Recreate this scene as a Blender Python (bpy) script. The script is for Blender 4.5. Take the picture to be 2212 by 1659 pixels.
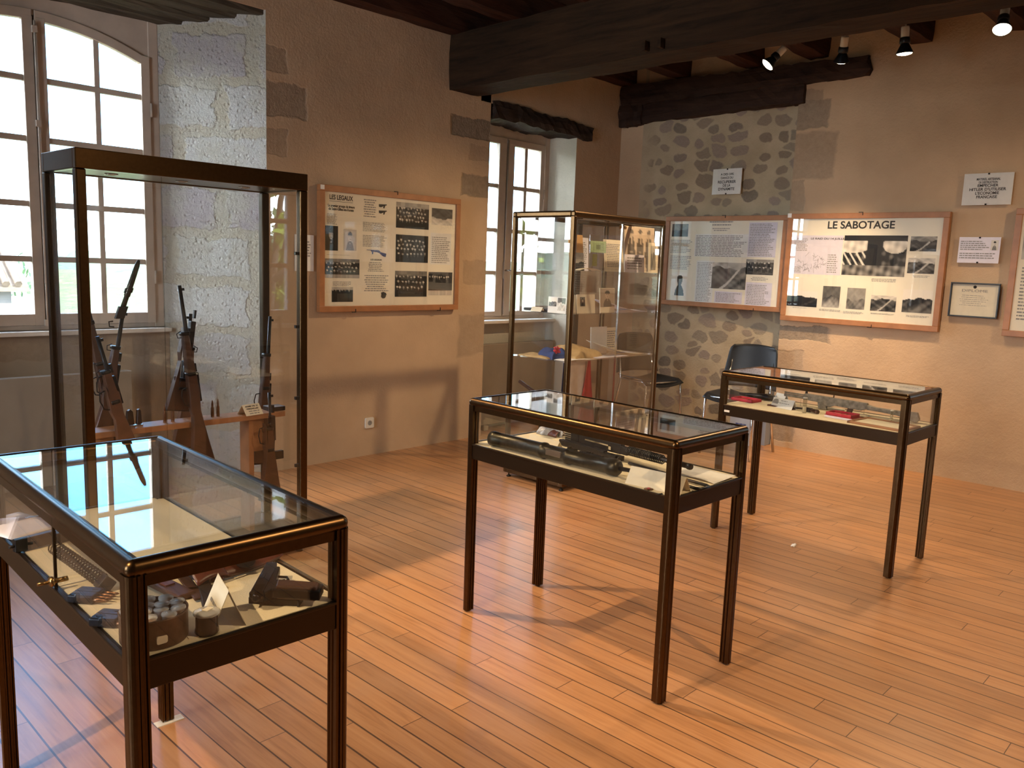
import bpy, bmesh, math, random
from mathutils import Vector, Matrix
random.seed(7)
for o in list(bpy.data.objects): bpy.data.objects.remove(o)
C = bpy.context.scene.collection
S = bpy.context.scene
PI = math.pi
# ------------------------------------------------------------------ camera
FPX, YAW, PITCH, ROLL, EYE = 1781.3, 0.7566, 0.1451, 0.0371, 1.5674
def cam_axes():
    cp, sp = math.cos(PITCH), math.sin(PITCH)
    hf = Vector((math.cos(YAW), math.sin(YAW), 0)); rt = Vector((math.sin(YAW), -math.cos(YAW), 0))
    fw = hf*cp + Vector((0, 0, -sp)); up = hf*sp + Vector((0, 0, cp))
    c, s = math.cos(ROLL), math.sin(ROLL)
    return c*rt + s*up, -s*rt + c*up, fw
RT, UP, FW = cam_axes()
cam = bpy.data.objects.new('camera', bpy.data.cameras.new('camera')); C.objects.link(cam)
M = Matrix.Identity(4)
for i in range(3):
    M[i][0], M[i][1], M[i][2] = RT[i], UP[i], -FW[i]
M[2][3] = EYE
cam.matrix_world = M
cam.data.sensor_width = 36; cam.data.lens = FPX*36/2212; cam.data.clip_start = .02; cam.data.clip_end = 900
S.camera = cam
def P(px, py, axis, val):
    """the point of the place seen at photo pixel px,py that lies on the plane axis=val"""
    r = FW + RT*((px-1106)/FPX) - UP*((py-829.5)/FPX)
    o = Vector((0, 0, EYE)); t = (val-o[axis])/r[axis]
    return o + r*t
# ------------------------------------------------------------------ view, sky, sun
S.view_settings.view_transform = 'Standard'; S.view_settings.look = 'None'
S.view_settings.gamma = 1; S.view_settings.use_curve_mapping = False
S.view_settings.exposure = 0.0
S.cycles.transparent_max_bounces = 40
W = bpy.data.worlds.new('world'); S.world = W; W.use_nodes = True
nt = W.node_tree; bg = nt.nodes['Background']
tc = nt.nodes.new('ShaderNodeTexCoord'); sx = nt.nodes.new('ShaderNodeSeparateXYZ'); cr = nt.nodes.new('ShaderNodeValToRGB')
nt.links.new(tc.outputs['Generated'], sx.inputs[0]); nt.links.new(sx.outputs['Z'], cr.inputs[0])
cr.color_ramp.elements[0].position = 0.0; cr.color_ramp.elements[0].color = (.50, .60, .66, 1)
cr.color_ramp.elements[1].position = 0.5; cr.color_ramp.elements[1].color = (.065, .21, .47, 1)
e = cr.color_ramp.elements.new(.12); e.color = (.17, .38, .60, 1)
e = cr.color_ramp.elements.new(.3); e.color = (.072, .25, .50, 1)
# brighter -x sky, added to light the jamb through the back window
mr = nt.nodes.new('ShaderNodeMapRange'); mr.inputs[1].default_value = .25; mr.inputs[2].default_value = -.75; mr.inputs[3].default_value = 0; mr.inputs[4].default_value = 1
nt.links.new(sx.outputs['X'], mr.inputs[0])
mx = nt.nodes.new('ShaderNodeMix'); mx.data_type = 'RGBA'; nt.links.new(mr.outputs[0], mx.inputs[0]); nt.links.new(cr.outputs[0], mx.inputs[6]); mx.inputs[7].default_value = (1.95, 2.15, 2.35, 1)
nt.links.new(mx.outputs[2], bg.inputs['Color']); bg.inputs['Strength'].default_value = 16
sun = bpy.data.objects.new('sun', bpy.data.lights.new('sun', 'SUN')); C.objects.link(sun)
sun.data.energy = 32; sun.data.angle = .01; sun.data.color = (1, .93, .8)
sun.rotation_euler = (math.radians(48), 0, math.radians(25))
def portal(x0, x1, y, z0, z1):
    l = bpy.data.objects.new('window_portal', bpy.data.lights.new('window_portal', 'AREA')); C.objects.link(l)
    l.data.shape = 'RECTANGLE'; l.data.size = x1-x0; l.data.size_y = z1-z0; l.data.cycles.is_portal = True
    l.location = ((x0+x1)/2, y, (z0+z1)/2); l.rotation_euler = (-PI/2, 0, 0)
portal(1.0, 2.6, 6.02, 1.03, 3.1); portal(5.0, 6.4, 6.02, 1.0, 2.9)
pl = bpy.data.objects.new('window_portal', bpy.data.lights.new('window_portal', 'AREA')); C.objects.link(pl)
pl.data.shape = 'RECTANGLE'; pl.data.size = 1.7; pl.data.size_y = 2.1; pl.data.cycles.is_portal = True; pl.location = (-4.45, 2.9, 1.95); pl.rotation_euler = (-PI/2, 0, PI/2)

# ------------------------------------------------------------------ materials
def newmat(name):
    m = bpy.data.materials.new(name); m.use_nodes = True
    return m, m.node_tree, m.node_tree.nodes['Principled BSDF']
def N(nt, t, **kw):
    n = nt.nodes.new('ShaderNode'+t)
    for k, v in kw.items():
        if k.startswith('i_'):
            key = k[2:]; key = int(key) if key.isdigit() else key
            n.inputs[key].default_value = v
        else: setattr(n, k, v)
    return n
def L(nt, a, b): nt.links.new(a, b)
def math_(nt, op, a, b=None, c=None):
    n = nt.nodes.new('ShaderNodeMath'); n.operation = op
    for i, v in enumerate((a, b, c)):
        if v is None: continue
        if isinstance(v, (int, float)): n.inputs[i].default_value = v
        else: nt.links.new(v, n.inputs[i])
    return n.outputs[0]
def ramp(nt, fac, stops):
    r = nt.nodes.new('ShaderNodeValToRGB'); els = r.color_ramp.elements
    while len(els) > 1: els.remove(els[-1])
    els[0].position = stops[0][0]; els[0].color = (*stops[0][1], 1)
    for p, c in stops[1:]:
        e = els.new(p); e.color = (*c, 1)
    nt.links.new(fac, r.inputs[0]); return r.outputs[0]
def mixc(nt, f, a, b, mode='MIX'):
    n = nt.nodes.new('ShaderNodeMix'); n.data_type = 'RGBA'; n.blend_type = mode
    for s, v in ((0, f), (6, a), (7, b)):
        if isinstance(v, (int, float)): n.inputs[s].default_value = v
        elif isinstance(v, tuple): n.inputs[s].default_value = (*v, 1)
        else: nt.links.new(v, n.inputs[s])
    return n.outputs[2]
def noise(nt, vec, scale, detail=4, rough=.55, dist=0):
    n = N(nt, 'TexNoise'); n.inputs['Scale'].default_value = scale; n.inputs['Detail'].default_value = detail
    n.inputs['Roughness'].default_value = rough; n.inputs['Distortion'].default_value = dist
    if vec is not None: nt.links.new(vec, n.inputs['Vector'])
    return n.outputs['Fac']
def bump(nt, p, h, strength=.5, dist=.01):
    b = N(nt, 'Bump'); b.inputs['Strength'].default_value = strength; b.inputs['Distance'].default_value = dist
    nt.links.new(h, b.inputs['Height']); nt.links.new(b.outputs[0], p.inputs['Normal'])
def pos(nt): return N(nt, 'NewGeometry').outputs['Position']
def simple(name, col, rough=.5, metal=0, var=0.0, scale=20, bmp=0, coat=0):
    m, nt, p = newmat(name)
    p.inputs['Roughness'].default_value = rough; p.inputs['Metallic'].default_value = metal
    v = N(nt, 'TexCoord').outputs['Object']
    n = noise(nt, v, scale)
    if var:
        dk = tuple(c*(1-var) for c in col); lt = tuple(min(1, c*(1+var)) for c in col)
        L(nt, ramp(nt, n, [(.3, dk), (.7, lt)]), p.inputs['Base Color'])
    else: p.inputs['Base Color'].default_value = (*col, 1)
    if bmp: bump(nt, p, n, bmp, .004)
    if coat: p.inputs['Coat Weight'].default_value = coat
    return m
MT = {}
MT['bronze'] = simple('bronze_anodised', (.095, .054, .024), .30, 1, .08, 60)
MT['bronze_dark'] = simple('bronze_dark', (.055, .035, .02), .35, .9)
MT['gunmetal'] = simple('gunmetal', (.016, .016, .018), .36, .6, .35, 40, .1)
MT['blued'] = simple('blued_steel', (.028, .032, .042), .26, .8, .25, 50, .05)
MT['parkerised'] = simple('worn_olive_steel', (.055, .05, .036), .34, .85, .4, 45, .15)
MT['greyrust'] = simple('grey_rusted_metal', (.22, .20, .17), .6, .5, .4, 40, .3)
MT['gunwood'] = simple('gun_walnut', (.06, .026, .015), .38, 0, .35, 14, .05)
MT['gunwood_pale'] = simple('gun_walnut_pale', (.10, .042, .022), .4, 0, .35, 14, .05)
MT['leather'] = simple('brown_leather', (.09, .022, .012), .38, 0, .35, 25, .2)
MT['leather_dark'] = simple('dark_leather', (.05, .022, .014), .5, 0, .3, 30, .2)
MT['chrome'] = simple('chrome', (.6, .6, .6), .15, 1)
MT['brass'] = simple('brass', (.36, .22, .09), .3, 1, .2, 60)
MT['copper'] = simple('copper_casing', (.2, .10, .055), .35, 1, .2, 60)
MT['black'] = simple('black_plastic', (.012, .012, .014), .35)
MT['chairblack'] = simple('black_polypropylene', (.006, .007, .010), .42, 0, .1, 80, .05)
MT['white'] = simple('white_plastic', (.75, .72, .66), .4)
MT['card'] = simple('cream_card', (.80, .72, .56), .8, 0, .04, 30)
MT['paper'] = simple('white_paper', (.82, .80, .76), .8, 0, .03, 30)
MT['paperlilac'] = simple('lilac_paper', (.72, .68, .76), .8, 0, .03, 30)
MT['mat'] = simple('cream_mount_board', (.86, .80, .66), .8, 0, .02, 8)
MT['lining'] = simple('cream_fabric_lining', (.80, .70, .50), .9, 0, .06, 300, .2)
MT['ink'] = simple('black_ink', (.015, .015, .017), .7)
MT['inkgrey'] = simple('grey_print', (.28, .27, .26), .8)
MT['inkblue'] = simple('blue_print', (.06, .07, .20), .8)
MT['red'] = simple('red_leatherette', (.50, .02, .045), .45, 0, .1, 60)
MT['redcloth'] = simple('red_cloth', (.45, .03, .04), .8, 0, .15, 20, .2)
MT['bluecloth'] = simple('blue_cloth', (.03, .05, .16), .8, 0, .15, 20, .2)
MT['whitecloth'] = simple('white_cloth', (.7, .66, .6), .85, 0, .08, 20, .2)
MT['khaki'] = simple('khaki_cloth', (.50, .34, .16), .85, 0, .2, 18, .4)
MT['olivecloth'] = simple('pale_olive_cloth', (.42, .36, .23), .85, 0, .2, 18, .4)
MT['plasticbag'] = simple('crumpled_plastic', (.35, .36, .40), .15, 0, .5, 30, .6)
MT['tin'] = simple('rusted_tin', (.10, .055, .035), .5, .4, .5, 22, .3)
MT['pinewood'] = simple('pine_frame', (.36, .155, .06), .4, 0, .15, 10)
MT['shelfwood'] = simple('shelf_wood', (.36, .17, .08), .45, 0, .15, 12)
MT['winpaint'] = simple('cream_window_paint', (.55, .46, .38), .55, 0, .12, 6, .1)
MT['sillpaint'] = simple('white_sill', (.72, .68, .62), .5, 0, .06, 12)
MT['boardpanel'] = simple('taupe_panel', (.27, .22, .17), .65, 0, .1, 4)
MT['bluegrey'] = simple('blue_grey_box', (.25, .27, .33), .7)
MT['greybox'] = simple('grey_card_box', (.50, .48, .47), .8, 0, .05, 10)
MT['iron'] = simple('dark_iron', (.03, .025, .022), .6, .6)
MT['greennote'] = simple('green_note', (.36, .50, .28), .8, 0, .3, 120)
MT['enamel'] = simple('dark_enamel', (.03, .02, .018), .25)
MT['orangecard'] = simple('orange_card', (.75, .42, .14), .8, 0, .1, 20)
MT['limewash'] = simple('outside_limewash', (.13, .12, .11), .9, 0, .15, 2)

def glassmat(name, tint=(1, 1, 1), f0=.043, rough=0.0):
    m = bpy.data.materials.new(name); m.use_nodes = True; nt = m.node_tree; nt.nodes.clear()
    out = N(nt, 'OutputMaterial'); tr = N(nt, 'BsdfTransparent'); gl = N(nt, 'BsdfGlossy'); mx = N(nt, 'MixShader')
    tr.inputs['Color'].default_value = (*tint, 1); gl.inputs['Roughness'].default_value = rough
    gl.inputs['Color'].default_value = (1, 1, 1, 1)
    lw = N(nt, 'LayerWeight'); lw.inputs['Blend'].default_value = .5
    f = math_(nt, 'POWER', lw.outputs['Facing'], 5.0); f = math_(nt, 'MULTIPLY_ADD', f, 1-f0, f0)
    L(nt, f, mx.inputs[0]); L(nt, tr.outputs[0], mx.inputs[1]); L(nt, gl.outputs[0], mx.inputs[2]); L(nt, mx.outputs[0], out.inputs[0])
    return m
MT['glass'] = glassmat('cabinet_glass', (.988, .993, .991))
MT['tableglass'] = glassmat('table_glass', (.955, .965, .96), .07)
MT['windowglass'] = glassmat('window_glass', (.98, .985, .985))
MT['frameglass'] = glassmat('picture_glass', (.98, .98, .98))
def capmat():
    m, nt, p = newmat('milky_clear_plastic'); p.inputs['Base Color'].default_value = (.62, .61, .58, 1); p.inputs['Roughness'].default_value = .12; p.inputs['Alpha'].default_value = .5; return m
MT['milky'] = capmat()
MT['acrylic'] = glassmat('clear_acrylic', (.9, .9, .88), .06)

def wood_beam(name, c0, c1, axis, rough=.7, gloss=0):
    m, nt, p = newmat(name)
    mp = N(nt, 'Mapping'); L(nt, pos(nt), mp.inputs['Vector'])
    sc = [9, 9, 9]; sc[axis] = .7; mp.inputs['Scale'].default_value = sc
    n = noise(nt, mp.outputs[0], 2.2, 8, .65, .6)
    n2 = noise(nt, pos(nt), 2.2, 3)
    col = ramp(nt, n, [(.3, c0), (.7, c1)])
    col = mixc(nt, math_(nt, 'MULTIPLY', n2, .5), col, tuple(x*.4 for x in c0))
    L(nt, col, p.inputs['Base Color']); p.inputs['Roughness'].default_value = rough; p.inputs['Specular IOR Level'].default_value = .25
    bump(nt, p, n, .7, .012); return m
MT['beam'] = wood_beam('oak_beam', (.013, .006, .002), (.062, .029, .011), 1, .85)
MT['joist'] = wood_beam('oak_joist', (.03, .010, .006), (.09, .035, .018), 0, .7)
MT['lintel'] = wood_beam('oak_lintel', (.022, .010, .007), (.075, .036, .020), 1, .7)
MT['lintelx'] = wood_beam('oak_window_lintel', (.018, .010, .008), (.06, .038, .026), 0, .7)
MT['soffit'] = wood_beam('oak_soffit_boards', (.05, .04, .03), (.16, .13, .09), 0, .75)
MT['ceilboard'] = wood_beam('ceiling_boards', (.025, .012, .008), (.07, .035, .02), 1, .8)

def plaster(name, base, patches, ax, rub=None, basecol2=None):
    """patches: (u0,u1,z0,z1,strength) in world metres along axis ax (0 = x, 1 = y)"""
    m, nt, p = newmat(name)
    ps = pos(nt); sp = N(nt, 'SeparateXYZ'); L(nt, ps, sp.inputs[0])
    big = noise(nt, ps, 1.3, 4); mid = noise(nt, ps, 9, 5); fine = noise(nt, ps, 55, 5, .7)
    d = tuple(x*.80 for x in base); l = tuple(min(1, x*1.10) for x in base)
    col = ramp(nt, big, [(.3, d), (.7, l)])
    col = mixc(nt, math_(nt, 'MULTIPLY', mid, .35), col, tuple(x*.85 for x in base))
    wob = math_(nt, 'MULTIPLY_ADD', noise(nt, ps, 6, 5, .6), .09, -.045)
    h = math_(nt, 'MULTIPLY', fine, .35); h = math_(nt, 'ADD', h, math_(nt, 'MULTIPLY', mid, .6))
    mask = None
    u = math_(nt, 'ADD', sp.outputs[ax], wob); z = math_(nt, 'ADD', sp.outputs[2], wob)
    for (a, b, c, e, st) in patches:
        mu = math_(nt, 'DIVIDE', math_(nt, 'ABSOLUTE', math_(nt, 'SUBTRACT', u, (a+b)/2)), abs(b-a)/2)
        mz = math_(nt, 'DIVIDE', math_(nt, 'ABSOLUTE', math_(nt, 'SUBTRACT', z, (c+e)/2)), abs(e-c)/2)
        mm = N(nt, 'MapRange'); mm.inputs[1].default_value = 1.04; mm.inputs[2].default_value = .92; mm.inputs[3].default_value = 0; mm.inputs[4].default_value = st
        L(nt, math_(nt, 'MAXIMUM', mu, mz), mm.inputs[0])
        mask = mm.outputs[0] if mask is None else math_(nt, 'MAXIMUM', mask, mm.outputs[0])
    if mask is not None:
        stone = ramp(nt, noise(nt, ps, 24, 5, .7), [(.3, (.20, .15, .105)), (.7, (.34, .26, .185))])
        col = mixc(nt, mask, col, stone)
        h = math_(nt, 'SUBTRACT', h, math_(nt, 'MULTIPLY', mask, math_(nt, 'MULTIPLY_ADD', noise(nt, ps, 30, 4, .7), .8, .3)))
    L(nt, col, p.inputs['Base Color']); p.inputs['Roughness'].default_value = .92
    bump(nt, p, h, .8, .015); return m
def ashlar(name):
    m, nt, p = newmat(name)
    ps = pos(nt); sp = N(nt, 'SeparateXYZ'); L(nt, ps, sp.inputs[0])
    cb = N(nt, 'CombineXYZ'); wob = math_(nt, 'MULTIPLY_ADD', noise(nt, ps, 7, 4, .6), .14, -.07)
    L(nt, math_(nt, 'ADD', sp.outputs[1], wob), cb.inputs[0]); L(nt, math_(nt, 'ADD', sp.outputs[2], wob), cb.inputs[1])
    b = N(nt, 'TexBrick'); L(nt, cb.outputs[0], b.inputs['Vector'])
    b.inputs['Scale'].default_value = 1; b.inputs['Brick Width'].default_value = .46; b.inputs['Row Height'].default_value = .34
    b.inputs['Mortar Size'].default_value = .045; b.inputs['Mortar Smooth'].default_value = .35; b.inputs['Bias'].default_value = -.35
    b.inputs['Color1'].default_value = (.78, .76, .72, 1); b.inputs['Color2'].default_value = (.52, .43, .49, 1); b.inputs['Mortar'].default_value = (.68, .61, .48, 1)
    b.offset = .4; b.squash = 1.45; b.squash_frequency = 3; b.offset_frequency = 2
    pit = noise(nt, ps, 60, 5, .75); pit2 = noise(nt, ps, 20, 5, .7)
    col = mixc(nt, ramp(nt, noise(nt, ps, 5, 5, .7), [(.42, (0, 0, 0)), (.62, (.85, .85, .85))]), b.outputs['Color'], (.70, .66, .57))
    col = mixc(nt, math_(nt, 'MULTIPLY', pit, .25), col, (.3, .26, .2))
    L(nt, col, p.inputs['Base Color']); p.inputs['Roughness'].default_value = .95
    h = math_(nt, 'ADD', math_(nt, 'MULTIPLY', pit, .7), math_(nt, 'MULTIPLY', pit2, .9))
    vp = N(nt, 'TexVoronoi'); vp.inputs['Scale'].default_value = 26; L(nt, ps, vp.inputs['Vector'])
    h = math_(nt, 'ADD', h, math_(nt, 'MULTIPLY', math_(nt, 'MINIMUM', vp.outputs['Distance'], .35), 1.6))
    h = math_(nt, 'SUBTRACT', h, math_(nt, 'MULTIPLY', b.outputs['Fac'], .45))
    bump(nt, p, h, 1.0, .030); return m
def rubble(name):
    m, nt, p = newmat(name)
    ps = pos(nt); mp = N(nt, 'Mapping'); mp.inputs['Scale'].default_value = (1, 5.2, 7.4)
    mp.inputs['Location'].default_value = (0, .35, .2)
    nz = N(nt, 'TexNoise'); nz.inputs['Scale'].default_value = 5; nz.inputs['Detail'].default_value = 4; L(nt, ps, nz.inputs['Vector'])
    vm = N(nt, 'VectorMath', operation='SCALE'); vm.inputs['Scale'].default_value = .13
    L(nt, nz.outputs['Color'], vm.inputs[0]); va = N(nt, 'VectorMath', operation='ADD'); L(nt, ps, va.inputs[0]); L(nt, vm.outputs[0], va.inputs[1])
    L(nt, va.outputs[0], mp.inputs['Vector'])
    sp = N(nt, 'SeparateXYZ'); L(nt, mp.outputs[0], sp.inputs[0]); cb = N(nt, 'CombineXYZ'); L(nt, sp.outputs[1], cb.inputs[0]); L(nt, sp.outputs[2], cb.inputs[1])
    v = N(nt, 'TexVoronoi'); v.feature = 'F1'; v.voronoi_dimensions = '2D'; v.inputs['Scale'].default_value = 1; v.inputs['Randomness'].default_value = .75; L(nt, cb.outputs[0], v.inputs['Vector'])
    e = N(nt, 'TexVoronoi'); e.feature = 'DISTANCE_TO_EDGE'; e.voronoi_dimensions = '2D'; e.inputs['Scale'].default_value = 1; e.inputs['Randomness'].default_value = .75; L(nt, cb.outputs[0], e.inputs['Vector'])
    rnd = N(nt, 'SeparateColor'); L(nt, v.outputs['Color'], rnd.inputs[0])
    thr = math_(nt, 'MULTIPLY_ADD', rnd.outputs[1], .26, .27)
    edge = math_(nt, 'MINIMUM', math_(nt, 'SUBTRACT', thr, v.outputs['Distance']), math_(nt, 'SUBTRACT', e.outputs['Distance'], .05))
    edge = math_(nt, 'ADD', edge, math_(nt, 'MULTIPLY_ADD', noise(nt, ps, 18, 5, .7), .12, -.06))
    mm = N(nt, 'MapRange'); mm.inputs[1].default_value = -.01; mm.inputs[2].default_value = .05; L(nt, edge, mm.inputs[0])
    sw = N(nt, 'SeparateXYZ'); L(nt, ps, sw.inputs[0]); fd = N(nt, 'MapRange'); fd.inputs[1].default_value = 4.98; fd.inputs[2].default_value = 4.82; L(nt, math_(nt, 'ADD', sw.outputs[1], math_(nt, 'MULTIPLY_ADD', noise(nt, ps, 5, 3), .3, -.15)), fd.inputs[0]); st = math_(nt, 'MULTIPLY', mm.outputs[0], fd.outputs[0])
    scol = ramp(nt, rnd.outputs[0], [(0, (.17, .12, .08)), (.3, (.26, .19, .13)), (.55, (.30, .22, .19)), (.75, (.09, .07, .055)), (1, (.30, .24, .17))])
    scol = mixc(nt, math_(nt, 'MULTIPLY', noise(nt, ps, 45, 5, .7), .55), scol, (.36, .30, .24))
    mort = ramp(nt, noise(nt, ps, 3.5, 4), [(.3, (.40, .315, .205)), (.7, (.52, .415, .28))])
    col = mixc(nt, math_(nt, 'MULTIPLY', st, .85), mort, scol)
    L(nt, col, p.inputs['Base Color']); p.inputs['Roughness'].default_value = .95
    h = math_(nt, 'ADD', math_(nt, 'MULTIPLY', noise(nt, ps, 50, 5, .7), .35), math_(nt, 'MULTIPLY', st, math_(nt, 'MULTIPLY_ADD', noise(nt, ps, 28, 4, .7), 1.0, -.35)))
    bump(nt, p, h, .7, .02); return m
W1, W2X, W1BACK = 5.27, 7.08, 6.3
def u1(p0, p1, s=1.0):     # patch on the window wall from two photo corners
    a = P(*p0, 1, W1); b = P(*p1, 1, W1); return (a.x, b.x, b.z, a.z, s)
def u2(p0, p1, s=1.0):
    a = P(*p0, 0, W2X); b = P(*p1, 0, W2X); return (b.y, a.y, b.z, a.z, s)
MT['plaster1'] = plaster('window_wall_plaster', (.56, .40, .26), [u1((560, 92), (622, 162), .55), u1((560, 168), (664, 262), .75), u1((560, 272), (622, 338), .5),
    u1((975, 245), (1060, 306), 1), u1((996, 375), (1060, 430), .9), u1((1000, 560), (1060, 615), .35), u1((990, 680), (1060, 765), .4), u1((1015, 310), (1060, 350), .3)], 0)
MT['plaster2'] = plaster('right_wall_plaster', (.58, .40, .25), [u2((1715, 218), (1788, 275), .75), u2((1715, 288), (1802, 385), .5), u2((1700, 390), (1735, 455), .5),
    u2((1680, 700), (1790, 742), .9), u2((1670, 752), (1735, 805), .35), u2((1660, 905), (1712, 958), .7), u2((1740, 195), (1775, 215), .5)], 1)
MT['plaster'] = plaster('room_plaster', (.58, .43, .29), [], 0)
MT['allege'] = plaster('under_window_plaster', (.42, .34, .26), [(-1, 4, .84, 1.02, .45)], 0)
MT['ashlar'] = ashlar('window_jamb_ashlar')
MT['jambpale'] = plaster('pale_jamb_plaster', (.62, .58, .48), [], 1)
MT['rubble'] = rubble('rubble_stone')

def floor_mat():
    m, nt, p = newmat('pine_floorboards')
    ps = pos(nt); sp = N(nt, 'SeparateXYZ'); L(nt, ps, sp.inputs[0])
    wv = math_(nt, 'MULTIPLY_ADD', noise(nt, ps, .8, 2), .02, 0)
    xs = math_(nt, 'DIVIDE', math_(nt, 'ADD', sp.outputs[0], wv), .098)
    row = math_(nt, 'FLOOR', xs); fx = math_(nt, 'FRACT', xs)
    wn = N(nt, 'TexWhiteNoise', noise_dimensions='1D'); L(nt, row, wn.inputs['W'])
    ys = math_(nt, 'DIVIDE', math_(nt, 'ADD', sp.outputs[1], math_(nt, 'MULTIPLY', wn.outputs['Value'], 9)), 1.35)
    pl = math_(nt, 'FLOOR', ys); fy = math_(nt, 'FRACT', ys)
    cb = N(nt, 'CombineXYZ'); L(nt, row, cb.inputs[0]); L(nt, pl, cb.inputs[1])
    w2 = N(nt, 'TexWhiteNoise', noise_dimensions='2D'); L(nt, cb.outputs[0], w2.inputs['Vector'])
    mp = N(nt, 'Mapping'); mp.inputs['Scale'].default_value = (26, 1.6, 1)
    off = N(nt, 'VectorMath', operation='SCALE'); off.inputs['Scale'].default_value = 7; L(nt, w2.outputs['Color'], off.inputs[0])
    add = N(nt, 'VectorMath', operation='ADD'); L(nt, ps, add.inputs[0]); L(nt, off.outputs[0], add.inputs[1]); L(nt, add.outputs[0], mp.inputs['Vector'])
    g = noise(nt, mp.outputs[0], 1.6, 6, .6, .8)
    col = ramp(nt, g, [(.25, (.34, .155, .065)), (.5, (.48, .235, .10)), (.8, (.56, .30, .14))])
    tone = ramp(nt, w2.outputs['Value'], [(0, (.86, .84, .83)), (.5, (.95, .94, .94)), (1, (1.04, 1.02, 1.0))])
    col = mixc(nt, 1.0, col, tone, 'MULTIPLY')
    worn = noise(nt, ps, 1.8, 6, .65)
    col = mixc(nt, ramp(nt, worn, [(.45, (0, 0, 0)), (.7, (.4, .4, .4))]), col, (.44, .26, .155))
    gx = math_(nt, 'MINIMUM', fx, math_(nt, 'SUBTRACT', 1, fx))
    gapw = math_(nt, 'MULTIPLY_ADD', wn.outputs['Value'], .030, .014)
    gm = math_(nt, 'LESS_THAN', gx, gapw)
    gy = math_(nt, 'LESS_THAN', fy, .0022); gap = math_(nt, 'MAXIMUM', gm, gy)
    #
    knots = N(nt, 'TexVoronoi'); knots.inputs['Scale'].default_value = 1.5; L(nt, ps, knots.inputs['Vector'])
    kn = math_(nt, 'LESS_THAN', knots.outputs['Distance'], .022)
    col = mixc(nt, math_(nt, 'MULTIPLY', kn, .9), col, (.03, .012, .008))
    col = mixc(nt, math_(nt, 'MULTIPLY', gap, .85), col, (.035, .016, .010))
    L(nt, col, p.inputs['Base Color'])
    r = math_(nt, 'MULTIPLY_ADD', worn, .20, .22); r = math_(nt, 'ADD', r, math_(nt, 'MULTIPLY', g, .06))
    L(nt, r, p.inputs['Roughness']); p.inputs['Coat Weight'].default_value = .45; p.inputs['Coat Roughness'].default_value = .24
    h = math_(nt, 'SUBTRACT', math_(nt, 'MULTIPLY', g, .15), gap)
    h = math_(nt, 'ADD', h, math_(nt, 'MULTIPLY', noise(nt, ps, 7, 2), .25))
    bump(nt, p, h, .35, .006); return m
MT['floor'] = floor_mat()
def emis(name, col, st):
    m = bpy.data.materials.new(name); m.use_nodes = True; nt = m.node_tree; nt.nodes.clear()
    o = N(nt, 'OutputMaterial'); e = N(nt, 'Emission'); e.inputs[0].default_value = (*col, 1); e.inputs[1].default_value = st
    L(nt, e.outputs[0], o.inputs[0]); return m
MT['bulb'] = emis('lit_lamp_face', (1, .80, .48), 28)
def attrmat():
    m, nt, p = newmat('printed_picture'); a = N(nt, 'VertexColor'); a.layer_name = 'Col'
    L(nt, a.outputs[0], p.inputs['Base Color']); p.inputs['Roughness'].default_value = .6; return m
MT['print'] = attrmat()
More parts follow.
